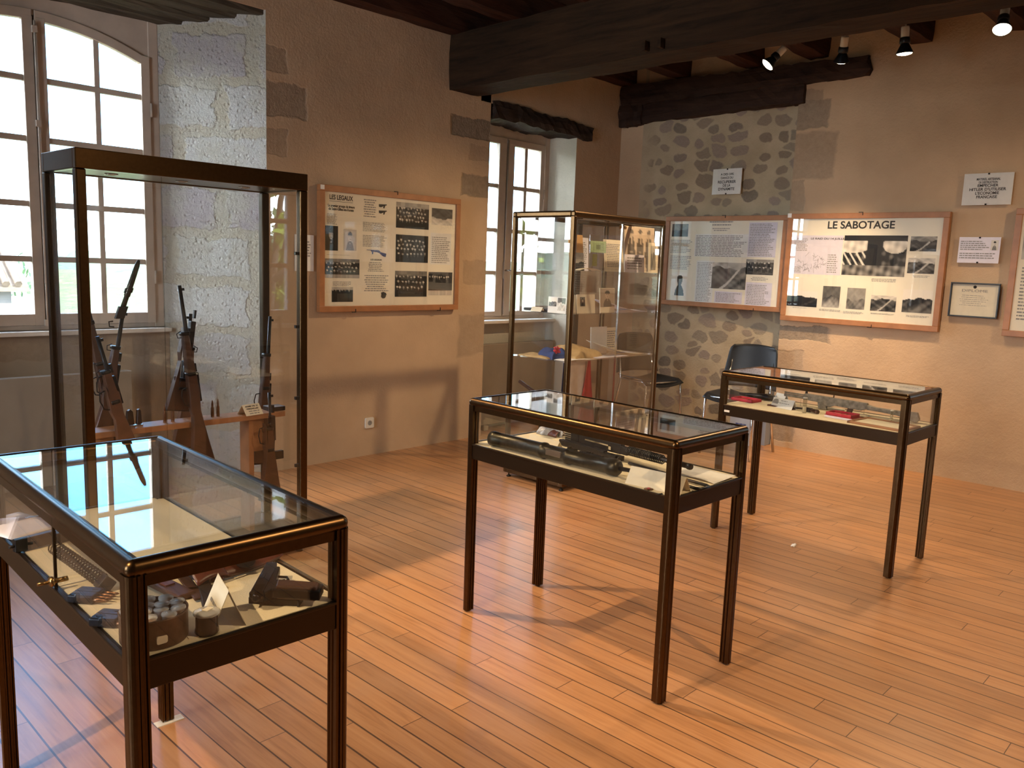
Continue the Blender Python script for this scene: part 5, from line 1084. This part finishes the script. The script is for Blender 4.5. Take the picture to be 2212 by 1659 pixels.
rifle('walnut-stocked rifle leaning left, crossing in front of the bayonet rifle', (205, 728), (290, 1010), 3.775, 3.80, 'long', 'gunwood_pale')
rifle('thin barrelled rifle leaning left behind the front post of the case', (166, 592), (262, 975), 4.0, 4.0, 'long', 'gunwood')
rifle('rifle leaning left in the middle of the case with its muzzle highest there', (383, 617), (440, 1000), 3.775, 3.82, 'long', 'gunwood')
rifle('upright military rifle with bands in the middle of the tall case', (416, 678), (395, 965), 3.97, 3.97, 'long', 'gunwood_pale', flip=-1)
t = rifle('carbine standing on the rack shelf behind the middle rifles', (396, 790), (385, 885), 3.88, 3.88, 'short', 'gunwood')
bpy.data.objects.remove([c for c in t.children if c.name.startswith('trigger_guard')][0])
rifle('slim rifle with iron bands leaning at the right back of the tall case', (580, 683), (563, 1000), 3.97, 3.99, 'long', 'gunwood')
t = rifle('carbine with box magazine standing at the right front of the tall case', (578, 848), (585, 1075), 3.765, 3.765, 'short', 'gunwood')
off = t.location; c = P(594, 983, 1, 3.77); m = MB(off); m.box((c.x-.005, c.y-.012, c.z-.022), (c.x+.045, c.y+.012, c.z+.022)); m.build('magazine', 'gunmetal', t, .003)
def onshelf(px, y=3.86, z=ZR): p = P(px, 900, 1, y); return Vector((p.x, y, z))
for px, k, lab in ((279, 0, 'broad pistol magazine standing on the rack shelf'), (299, 1, 'narrow pistol magazine standing beside the broad one on the rack shelf')):
    c = onshelf(px); t = thing('upright_magazine', lab, 'magazine', c, (0, 0, .2)); s = 1 if k == 0 else .62
    m = MB(); m.prism([(-.020*s, .008), (.022*s, .008), (.016*s, .070), (.004*s, .082), (-.010*s, .076)], (0, -.008, 0), (1, 0, 0), (0, 0, 1), (0, .016, 0)); m.build('body', 'gunmetal', t, .002); m = MB(); m.box((-.026*s, -.012, 0), (.026*s, .012, .007)); m.build('base_plate', 'chrome', t, .001)
first = None
for px, z, lab in ((356, 1, 'brass rifle cartridge standing left of the pair by the middle rifles'), (373, 1.05, 'brass rifle cartridge standing right beside the middle rifles'), (459, 1, 'upright cartridge, left of the two near the folded card'), (471, 1.05, 'upright cartridge, right of the two near the folded card')):
    c = onshelf(px, 3.87); t = thing('cartridge', lab, 'cartridge', c, (0, 0, 0), 'cartridges standing on the rack shelf'); t.scale = (1, 1, z)
    if not first:
        first = [MB().lathe([(.0085, 0), (.0085, .003), (.007, .004), (.0085, .006), (.0078, .045), (.0055, .052), (.0055, .058)], (0, 0, 0), n=16).build('case', 'copper', t), MB().lathe([(.0052, .058), (.0050, .068), (.003, .080), (.0005, .086)], (0, 0, 0), n=14).build('bullet', 'copper', t)]
    else:
        for q in first: k = q.copy(); C.objects.link(k); k.parent = t
c = onshelf(541, 3.835); tn = tent('cream folded card reading ARME DE on the rack shelf of the tall case', (c.x, c.y, ZR), .15, .105, .052, .075, [('ARME DE VI', .20, .74), ('VERSAILLES', .42, .7), ('~', .58, .62), ('~', .78, .62)], 'card', lh=.0085)
c = onshelf(588, 3.87); t = thing('dark_box', 'flat blue-black box at the right end of the rack shelf', 'box', (c.x, c.y, ZR)); m = MB(); m.box((-.035, -.04, 0), (.055, .035, .022)); m.build('box', 'black', t, .002); m = MB(); m.box((-.034, -.039, .0222), (.054, .034, .0235)); m.build('lid', 'bluegrey', t)

# ------------------------------------------------------------------ shelf cabinet
X0, X1, Y0, Y1, HT = 4.3161, 5.4164, 3.5614, 4.1322, 1.932
t = thing('shelf_cabinet', 'bronze-framed glass cabinet with three glass shelves beside the narrow window', 'display cabinet', (X0, Y0, 0)); off = (X0, Y0, 0); pw = .034
for (x, y) in ((X0, Y0), (X1-pw, Y0), (X1-pw, Y1-pw), (X0, Y1-pw)):
    m = MB(off); m.box((x, y, .11), (x+pw, y+pw, 1.90)); m.build('post', 'bronze', t, .008)
m = MB(off); m.box((X0, Y0, 1.888), (X1, Y0+.035, HT)); m.box((X0, Y1-.035, 1.888), (X1, Y1, HT)); m.box((X0, Y0+.035, 1.888), (X0+.035, Y1-.035, HT)); m.box((X1-.035, Y0+.035, 1.888), (X1, Y1-.035, HT)); m.build('top_frame', 'bronze', t, .012)
m = MB(off); m.box((X0+.03, Y0+.03, 1.905), (X1-.03, Y1-.03, 1.911)); m.build('top_pane', 'glass', t)
m = MB(off); m.box((X0, Y0, .035), (X1, Y0+.03, .115)); m.box((X0, Y1-.03, .035), (X1, Y1, .115)); m.box((X0, Y0+.03, .035), (X0+.03, Y1-.03, .115)); m.box((X1-.03, Y0+.03, .035), (X1, Y1-.03, .115)); m.build('base_frame', 'bronze', t, .004)
m = MB(off); m.box((X0+.03, Y0+.03, .095), (X1-.03, Y1-.03, .11)); m.build('cabinet_floor', 'lining', t)
for (x, y) in ((X0+.03, Y0+.03), (X1-.03, Y0+.03), (X1-.03, Y1-.03), (X0+.03, Y1-.03)): MB(off).lathe([(.016, 0), (.018, .006), (.014, .010), (.005, .012), (.005, .036)], (x, y, 0), n=14).build('foot', 'iron', t)
SH = (1.535, 1.240, .912)
for z in SH: m = MB(off); m.box((X0+.012, Y0+.03, z-.006), (X1-.012, Y1-.03, z)); m.build('shelf', 'glass', t)
for z in SH:
    m = MB(off)
    for (x, y) in ((X0+.05, Y0+.04), (X1-.05, Y0+.04), (X0+.05, Y1-.04), (X1-.05, Y1-.04)): m.lathe([(.006, 0), (.006, .006)], (x, y, z-.012), n=10)
    m.build('shelf_pin', 'chrome', t)
XM = 4.865
for k, (a, b) in enumerate(((X0+pw+.004, XM-.004), (XM+.004, X1-pw-.004))):
    m = MB(off); m.box((a, Y0+.004, .125), (b, Y0+.010, 1.880)); dr = m.build('door', 'glass', t); m = MB(off)
    for (a_, b_) in (((a, .125), (a+.0025, 1.88)), ((b-.0025, .125), (b, 1.88)), ((a, 1.8775), (b, 1.88))): m.box((a_[0], Y0+.0035, a_[1]), (b_[0], Y0+.0105, b_[1]))
    m.build('polished_edge', 'acrylicedge' if 'acrylicedge' in MT else 'chrome', dr)
    for z in (1.85, .16): m = MB(off); x = b-.025 if k == 0 else a+.025; m.lathe([(.013, 0), (.013, .006), (.008, .010)], (x, Y0+.004, z), (0, -1, 0), 16); m.build('hinge_knob', 'brass', dr)
m = MB(off); m.box((X0+pw, Y1-.016, .115), (X1-pw, Y1-.010, 1.888)); m.build('back_pane', 'glass', t)
for x in (X0+.010, X1-.016): m = MB(off); m.box((x, Y0+pw, .115), (x+.006, Y1-pw, 1.888)); m.build('side_pane', 'glass', t)
m = MB(off); m.box((5.02, Y1-.045, .115), (5.06, Y1-.02, 1.888)); m.build('back_mullion', 'bronze_dark', t)
# things in the cabinet; pictures stand on the plane y=yc between photo corners
def standing(name, label, cat, p0, p1, yc, z0, mat='paper', fn=None, lean=.10, axis=1, th=.004, border=.0, lines=0, group=None, skew=0):
    a = P(*p0, axis, yc); b = P(*p1, axis, yc); U = Vector((1, 0, 0)) if axis == 1 else Vector((0, -1, 0)); Nn = Vector((0, -1, 0)) if axis == 1 else Vector((-1, 0, 0))
    w = abs((b-a).dot(U)); h = a.z-z0; o = Vector((a.x, a.y, z0)); U = (U+Nn*skew).normalized(); Nn = Vector((U.y, -U.x, 0)) if axis == 1 else Vector((U.y, -U.x, 0))
    if Nn.dot(Vector((0, -1, 0)) if axis == 1 else Vector((-1, 0, 0))) < 0: Nn = -Nn
    V = (Vector((0, 0, 1))-Nn*lean).normalized(); t = thing(name, label, cat, o, group=group); m = MB(o); m.prism([(0, 0), (w, 0), (w, h), (0, h)], o, U, V, -(U.cross(V).normalized() if U.cross(V).dot(Nn) > 0 else -U.cross(V).normalized())*th); m.build('card_sheet', mat, t)
    # easel strut behind
    m = MB(o); top = o+U*w/2+V*h*.6; m.obox((top+o+U*w/2-Nn*(.03+h*.12))/2-Nn*.004, U*.006, (top-(o+U*w/2-Nn*(.03+h*.12)))/2, Nn*.001); m.build('strut', 'acrylic', t)
    N2 = U.cross(V).normalized(); N2 = N2 if N2.dot(Nn) > 0 else -N2
    if fn: 
        for (f_, u0, v0, ww, hh) in fn: picture('photograph', o+U*w*u0+V*h*(1-v0)+N2*.0006, U, -V, w*ww, h*hh, f_, t, o, 26, 30)
    if lines:
        m = MB(o); lines_mb(m, o+U*w*.12+V*h*.88+N2*.0003, U, -V, w*.76, h*.75, lines, rnd=random.Random(int(p0[0])), gap=.0006); m.build('text_block', 'inkgrey', t)
    return t
sep = lambda f: (lambda u, v: tuple(x*f(u, v) if not isinstance(f(u, v), tuple) else x for x in (1.0, .78, .58)))
def trio(u, v):
    c = .55
    for x in (.22, .52, .82):
        if ((u-x)/.13)**2+((v-.62)/.42)**2 < 1 and v > .22: c = .09
        if abs(u-x) < .02 and .24 < v < .4: c = .5
        if ((u-x)/.055)**2+((v-.17)/.085)**2 < 1: c = .48
        if ((u-x)/.06)**2+((v-.11)/.05)**2 < 1: c = .10
        if abs(v-.58) < .02 and abs(u-x) < .05: c = .35
    return c
def note(u, v):
    k = .8 if (.12 < u < .88 and .15 < v < .85) else 1
    if abs(u-.5) < .12 and abs(v-.5) < .2: k = .45
    if math.sin(u*60)*math.sin(v*40) > .5: k *= .75
    return (.42*k, .58*k, .33*k)
z1, z2, z3 = SH
standing('orange_booklet', 'orange-brown booklet leaning at the left of the top shelf behind the corner post', 'booklet', (1235, 505), (1262, 582), 3.66, z1, 'orangecard', [(scape(41, .55, .5, .1), .0, .5, 1, .5)], .12)
standing('document_sheet', 'pale lilac typed sheet standing behind the orange booklet', 'document', (1247, 512), (1271, 582), 3.80, z1, 'paperlilac', None, .06, lines=12)
t = standing('acrylic_stand', 'clear acrylic stand holding two green banknotes on the top shelf', 'stand', (1278, 506), (1309, 584), 3.70, z1, 'acrylic', [(note, .02, .17, .96, .32)], .05)
o = t.location; picture('photograph', o+Vector((.012, -.008, .12)), (1, 0, 0), (0, 0, -1), .055, .085, lambda u, v: (.50, .52, .22) if math.sin(u*40)*math.sin(v*30) < .4 else (.3, .34, .12), t, o, 16, 20)
standing('document_sheet', 'cream typed letter standing askew in the middle of the top shelf', 'document', (1311, 516), (1348, 584), 3.72, z1, 'card', None, .14, lines=14)
standing('group_photograph', 'large sepia photograph of three standing men at the right of the top shelf', 'photograph', (1353, 487), (1412, 584), 3.86, z1, 'card', [(sep(trio), .01, .01, .98, .97)], .05)
standing('caption_card', 'small pale caption card in front of the photograph of three men', 'card', (1352, 549), (1392, 584), 3.72, z1, 'paperlilac', None, .08, lines=5)
standing('sepia_document', 'narrow yellowed document at the right end of the top shelf', 'document', (1404, 524), (1421, 584), 3.66, z1, 'card', [(scape(42, .3, .5, .3), .25, .1, .5, .8)], .06)
o = MB((4.5, 3.68, z1)); o.grid(lambda u, v: (4.46+.24*u, 3.61+.09*v, z1+.003+.016*math.sin(PI*u)**.7), 14, 5, .0015); tag(o.build('rolled_paper', 'card'), 'curled yellow paper roll lying at the foot of the banknote stand', 'paper')
standing('photograph_card', 'cream card with a small portrait on the middle shelf', 'photograph', (1249, 636), (1286, 672), 3.66, z2, 'card', [(portrait(51, .25, .15, .5, .5), .17, .14, .27, .5)], .1)
standing('portrait_photograph', 'sepia portrait of a man standing upright on the middle shelf', 'photograph', (1299, 622), (1328, 671), 3.66, z2, 'card', [(sep(portrait(52, .45, .16, .5, .62)), .03, .02, .94, .75)], .08)
standing('photograph_card', 'white sheet with two pictures at the left of the middle shelf', 'photograph', (1184, 640), (1222, 676), 4.33+.03, z2, 'paper', [(scape(53, .5, .75, .25), .05, .05, .42, .55), (scape(54, .4, .25, .6), .53, .05, .42, .8)], .05, axis=0)
standing('caption_card', 'small cream card partly hidden by the corner post on the middle shelf', 'card', (1236, 637), (1245, 675), 3.70, z2, 'card', None, .08)
t = thing('dark_binder', 'flat dark folder lying at the back left of the middle shelf', 'folder', (4.42, 3.95, z2)); m = MB(); m.box((-.04, -.16, 0), (.14, .10, .018)); m.build('cover', 'black', t, .004); m = MB(); m.box((-.038, -.158, .004), (.136, -.1605, .014)); m.build('pages', 'card', t)
t = tent('tiny cream folded card on the left side of the middle shelf', (4.365, 3.90, z2), -PI/2, .10, .03, .04, (), 'card')
def opendoc(label, x, y, z, w, d, mat='paper', rot=0, h=.05):
    t = thing('open_brochure', label, 'brochure', (x, y, z), (0, 0, rot)); m = MB(); m.grid(lambda u, v: (-w/2+w*u, -d/2+d*v, .003+h*(1-u)**2*(.6+.4*v)), 14, 8, .0012); m.build('sheet', mat, t); m = MB(); m.obox((w*.2, -d*.1, .010), (w*.22, 0, -.002), (0, d*.2, 0), (0, 0, .0004)); m.build('blue_card', 'paperlilac', t)
opendoc('curling pale brochure at the right of the middle shelf', 5.12, 3.74, z2, .42, .22, 'paperlilac', 0, .09)
opendoc('curling pale brochure at the right of the lowest shelf', 5.12, 3.76, z3, .42, .24, 'card', 0, .10)
standing('document_sheet', 'white blank sheet standing in the middle of the lowest shelf', 'document', (1279, 707), (1311, 748), 3.82, z3, 'paper', None, .05)
standing('document_sheet', 'typed sheet standing behind the blank sheet on the lowest shelf', 'document', (1311, 708), (1333, 742), 3.90, z3, 'card', None, .05, lines=8)
def folded(label, x, y, z, w, d, h, mat, rot=0, seed=1, trim=None):
    t = thing('folded_garment', label, 'garment', (x, y, z), (0, 0, rot)); rnd = random.Random(seed); a = [rnd.uniform(0, 6) for _ in range(6)]
    def f(u, v):
        e = min(1, (math.sin(PI*u)*math.sin(PI*v))**.35 if 0 < u < 1 and 0 < v < 1 else 0)
        return (-w/2+w*u+.012*math.sin(v*7+a[0]), -d/2+d*v+.010*math.sin(u*8+a[1]), .002+h*e*(.72+.18*math.sin(u*9+a[2])+.14*math.sin(v*11+u*5+a[3])+.06*math.sin(u*23+v*19)))
    m = MB(); m.grid(f, 40, 30, .002); m.build('cloth', mat, t)
    if trim:
        for k, (mt_, zz) in enumerate(trim): m = MB(); m.tube([(-w/2+.01+.15*w*q, -d/2+.005-.004*math.sin(q*3), .012+zz*h+.010*math.sin(q*5)) for q in (0, .5, 1, 1.5, 2, 2.5)], .011-.004*k, 8); m.build('trim', mt_, t)
    return t
folded('rumpled khaki garment folded on the lowest shelf', 4.66, 3.80, z3, .38, .28, .10, 'khaki', .1, 1)
folded('dark blue roll edged in red at the left end of the khaki garment', 4.46, 3.82, z3, .14, .22, .085, 'bluecloth', -.3, 2, [('redcloth', .55), ('red', .8)])
folded('flat ochre cloth spread at the left edge of the lowest shelf', 4.42, 3.93, z3, .14, .28, .022, 'khaki', 0, 3)
o = MB((4.8, 3.7, z3)); o.grid(lambda u, v: (4.72+.36*u, 3.60+.16*v, z3+.003+.006*math.sin(u*6)*v), 12, 6, .001); tag(o.build('paper_sheet', 'paperlilac'), 'pale sheets lying flat at the front of the lowest shelf', 'paper')
o = MB((4.45, 3.65, z3)); o.grid(lambda u, v: (4.36+.34*u, 3.60+.12*v, z3+.003+.004*math.sin(u*5)), 12, 6, .001); tag(o.build('paper_sheet', 'paper'), 'white and pink sheet lying at the front left of the lowest shelf', 'paper')
# draped tricolour in the bottom of the cabinet
t = thing('tricolour_flag', 'blue, white and red flag draped from the lowest shelf in the bottom of the cabinet', 'flag', (4.60, 3.80, .11)); off = Vector((4.60, 3.80, .11))
def drape(xa0, xa1, xb0, xb1, y, ph):
    return lambda u, v: (xa0+(xa1-xa0)*u+((xb0-xa0)+((xb1-xb0)-(xa1-xa0))*u)*v**1.2, y+.025*math.sin(u*9+ph)*v+.02*v, .895-.75*v)
m = MB(off); m.grid(drape(4.39, 4.45, 4.37, 4.56, 3.66, 0), 14, 20, .0015); m.build('blue_band', 'bluecloth', t)
m = MB(off); m.grid(drape(4.45, 4.70, 4.56, 4.60, 3.70, 2), 14, 20, .0015); m.build('white_band', 'whitecloth', t)
m = MB(off); m.grid(drape(4.69, 4.72, 4.52, 4.90, 3.68, 4), 18, 20, .0015); m.build('red_band', 'redcloth', t)
o = MB((4.37, 4.02, .5)); o.tube([(4.37, 4.05, .84-.12), (4.40, 3.80, .60), (4.42, 3.72, .12)], .014, 10); tag(o.build('wooden_stick', 'gunwood'), 'brown wooden stick leaning in the bottom left of the cabinet', 'stick')
# ------------------------------------------------------------------ lamps
def spot_lamp(label, top, aim, power, angle, blend=.6, col=(1, .66, .34), size=.045, soft=.03):
    """reflector lamp: white socket at `top`, black collar, clear bulb opening towards `aim`"""
    top = Vector(top); d = (Vector(aim)-top).normalized(); t = thing('ceiling_spotlight', label, 'spotlight', top, group='ceiling spotlights')
    m = MB(top); m.lathe([(.001, 0), (.024, .001), (.026, .010), (.026, .075), (.022, .078)], top, d, 20); m.build('lamp_holder', 'white', t)
    m = MB(top); m.lathe([(.028, .070), (.033, .074), (.034, .105), (.030, .110)], top, d, 20); m.build('collar', 'black', t)
    m = MB(top); m.lathe([(.024, .108), (.030, .120), (.052, .165), (.054, .172), (.052, .174), (.050, .166), (.028, .122)], top, d, 28); m.build('reflector', 'gunmetal', t)
    m = MB(top); m.lathe([(.050, .168), (.044, .176), (.026, .181), (.001, .183)], top, d, 28); m.build('bulb_face', 'bulb', t)
    m = MB(top); u = Vector((0, 0, 1)); m.tube([top+d*.03+Vector((0, 0, .0)), top+d*.02+Vector((0, 0, .045)), Vector((top.x, top.y, 3.385))], .006, 8); m.lathe([(.03, 0), (.03, .012)], (top.x, top.y, 3.375), n=16); m.build('bracket', 'white', t)
    l = bpy.data.objects.new('lamp_light', bpy.data.lights.new('lamp_light', 'SPOT')); C.objects.link(l)
    l.data.energy = power; l.data.spot_size = math.radians(angle); l.data.spot_blend = blend; l.data.color = col; l.data.shadow_soft_size = soft
    l.parent = t; l.location = d*.20; l.rotation_euler = d.to_track_quat('-Z', 'Y').to_euler(); return t
WARM = (1, .70, .40)
spot_lamp('glowing spotlight turned to the left, leftmost of the four under the beam', (5.98, 3.00, 3.22), (4.0, 5.1, .1), 230, 80, 1, WARM)
spot_lamp('spotlight seen side-on tilted left, second of the four under the beam', (5.93, 2.53, 3.22), (6.97, 3.15, .55), 290, 62, 1, WARM)
spot_lamp('spotlight pointing straight down, third of the four under the beam', (5.93, 2.13, 3.22), (6.2, 2.0, 0), 130, 90, 1, WARM)
spot_lamp('brightly glowing spotlight at the upper right corner, turned to the room', (5.88, 1.53, 3.22), (4.2, 1.2, .3), 160, 90, 1, WARM)
spot_lamp('spotlight on the ceiling above the tall glass case', (1.59, 4.05, 3.22), (3.4, 2.6, .0), 400, 90, 1, WARM)
spot_lamp('spotlight on the ceiling over the left side of the room', (-1.15, 2.05, 3.20), (1.8, 1.9, 0), 340, 80, 1, WARM)
spot_lamp('spotlight on the ceiling over the near end of the room', (2.2, -.4, 3.22), (2.4, 1.5, 0), 230, 112, 1, WARM)
spot_lamp('spotlight on the ceiling near the right wall behind the viewer', (5.6, -.6, 3.22), (7.0, 2.2, .5), 150, 70, 1, WARM)
# ------------------------------------------------------------------ chairs
def chair(label, x, y, rot):
    t = thing('chair', label, 'chair', (x, y, 0), (0, 0, rot), 'black stacking chairs')       # faces local -y
    def seat(u, v):
        a = (u-.5)*2; return (a*.205*(1-.10*v), -.20+.40*v, .452-.012*math.cos(a*PI/2)+.018*a*a-.030*max(0, .15-v)/.15+.006*v)
    m = MB(); m.grid(seat, 18, 18, .006); m.build('seat', 'chairblack', t, 0)
    def back(u, v):
        a = (u-.5)*2; w_ = .225-.035*v; r_ = 1-(max(0, v-.82)/.18)**3*.14; x_ = a*w_*r_; return (x_, .195+.065*v-.045*a*a*1.0+.02, .50+.33*v-.010*a*a)
    m = MB(); m.grid(back, 20, 16, .007); m.build('backrest', 'chairblack', t, 0)
    for sx_ in (-1, 1):
        m = MB(); m.tube([(sx_*.20, -.20, .0), (sx_*.185, -.185, .425), (sx_*.18, -.15, .445), (sx_*.175, .16, .445)], .0105, 12); m.build('leg', 'chrome', t)
        m = MB(); m.tube([(sx_*.205, .27, 0), (sx_*.18, .165, .43), (sx_*.178, .185, .50), (sx_*.17, .235, .70)], .0105, 12); m.build('leg', 'chrome', t)
    m = MB(); m.tube([(-.18, .165, .43), (.18, .165, .43)], .009, 10); m.tube([(-.182, -.16, .44), (.182, -.16, .44)], .009, 10); m.build('seat_frame', 'chrome', t)
    return t
bc = P(1628, 765, 0, 6.72); c1 = chair('black chair in front of the niche, behind the left end of the far display table', 6.72-.25, bc.y-.02, math.radians(-84))
bc = P(1374, 742, 0, 6.75); c2 = chair('black chair mostly hidden behind the shelf cabinet', 6.75-.075, bc.y-.236, math.radians(-17))
for c_ in (c1, c2): c_.scale = (1.13, 1.13, 1.13)
# boxes in the niche, scrap on the floor
t = thing('cardboard_box', 'pale grey cardboard box with faint printing on the floor by the niche', 'box', (6.95, 3.56, 0)); m = MB(); m.box((-.10, -.12, 0), (.10, .12, .27)); m.build('carton', 'greybox', t, .003); m = MB(); lines_mb(m, (-.1001, .06, .20), (0, -1, 0), (0, 0, -1), .11, .03, 1, fill=.7, rnd=random.Random(8)); m.build('faint_print', 'inkblue', t)
t = thing('cardboard_box', 'dark blue-grey box beside the pale carton at the niche edge', 'box', (7.08, 3.41, 0)); m = MB(); m.box((-.10, -.022, 0), (.10, .022, .30)); m.build('carton', 'bluegrey', t, .003)
p = P(1713, 1180, 2, 0); o = MB((p.x, p.y, 0)); o.grid(lambda u, v: (p.x-.018+.036*u, p.y-.014+.028*v, .002+.010*u*u+.004*math.sin(v*5)), 6, 5, .0005); tag(o.build('paper_scrap', 'paper'), 'tiny white paper scrap on the floorboards in front of the far table', 'paper scrap')
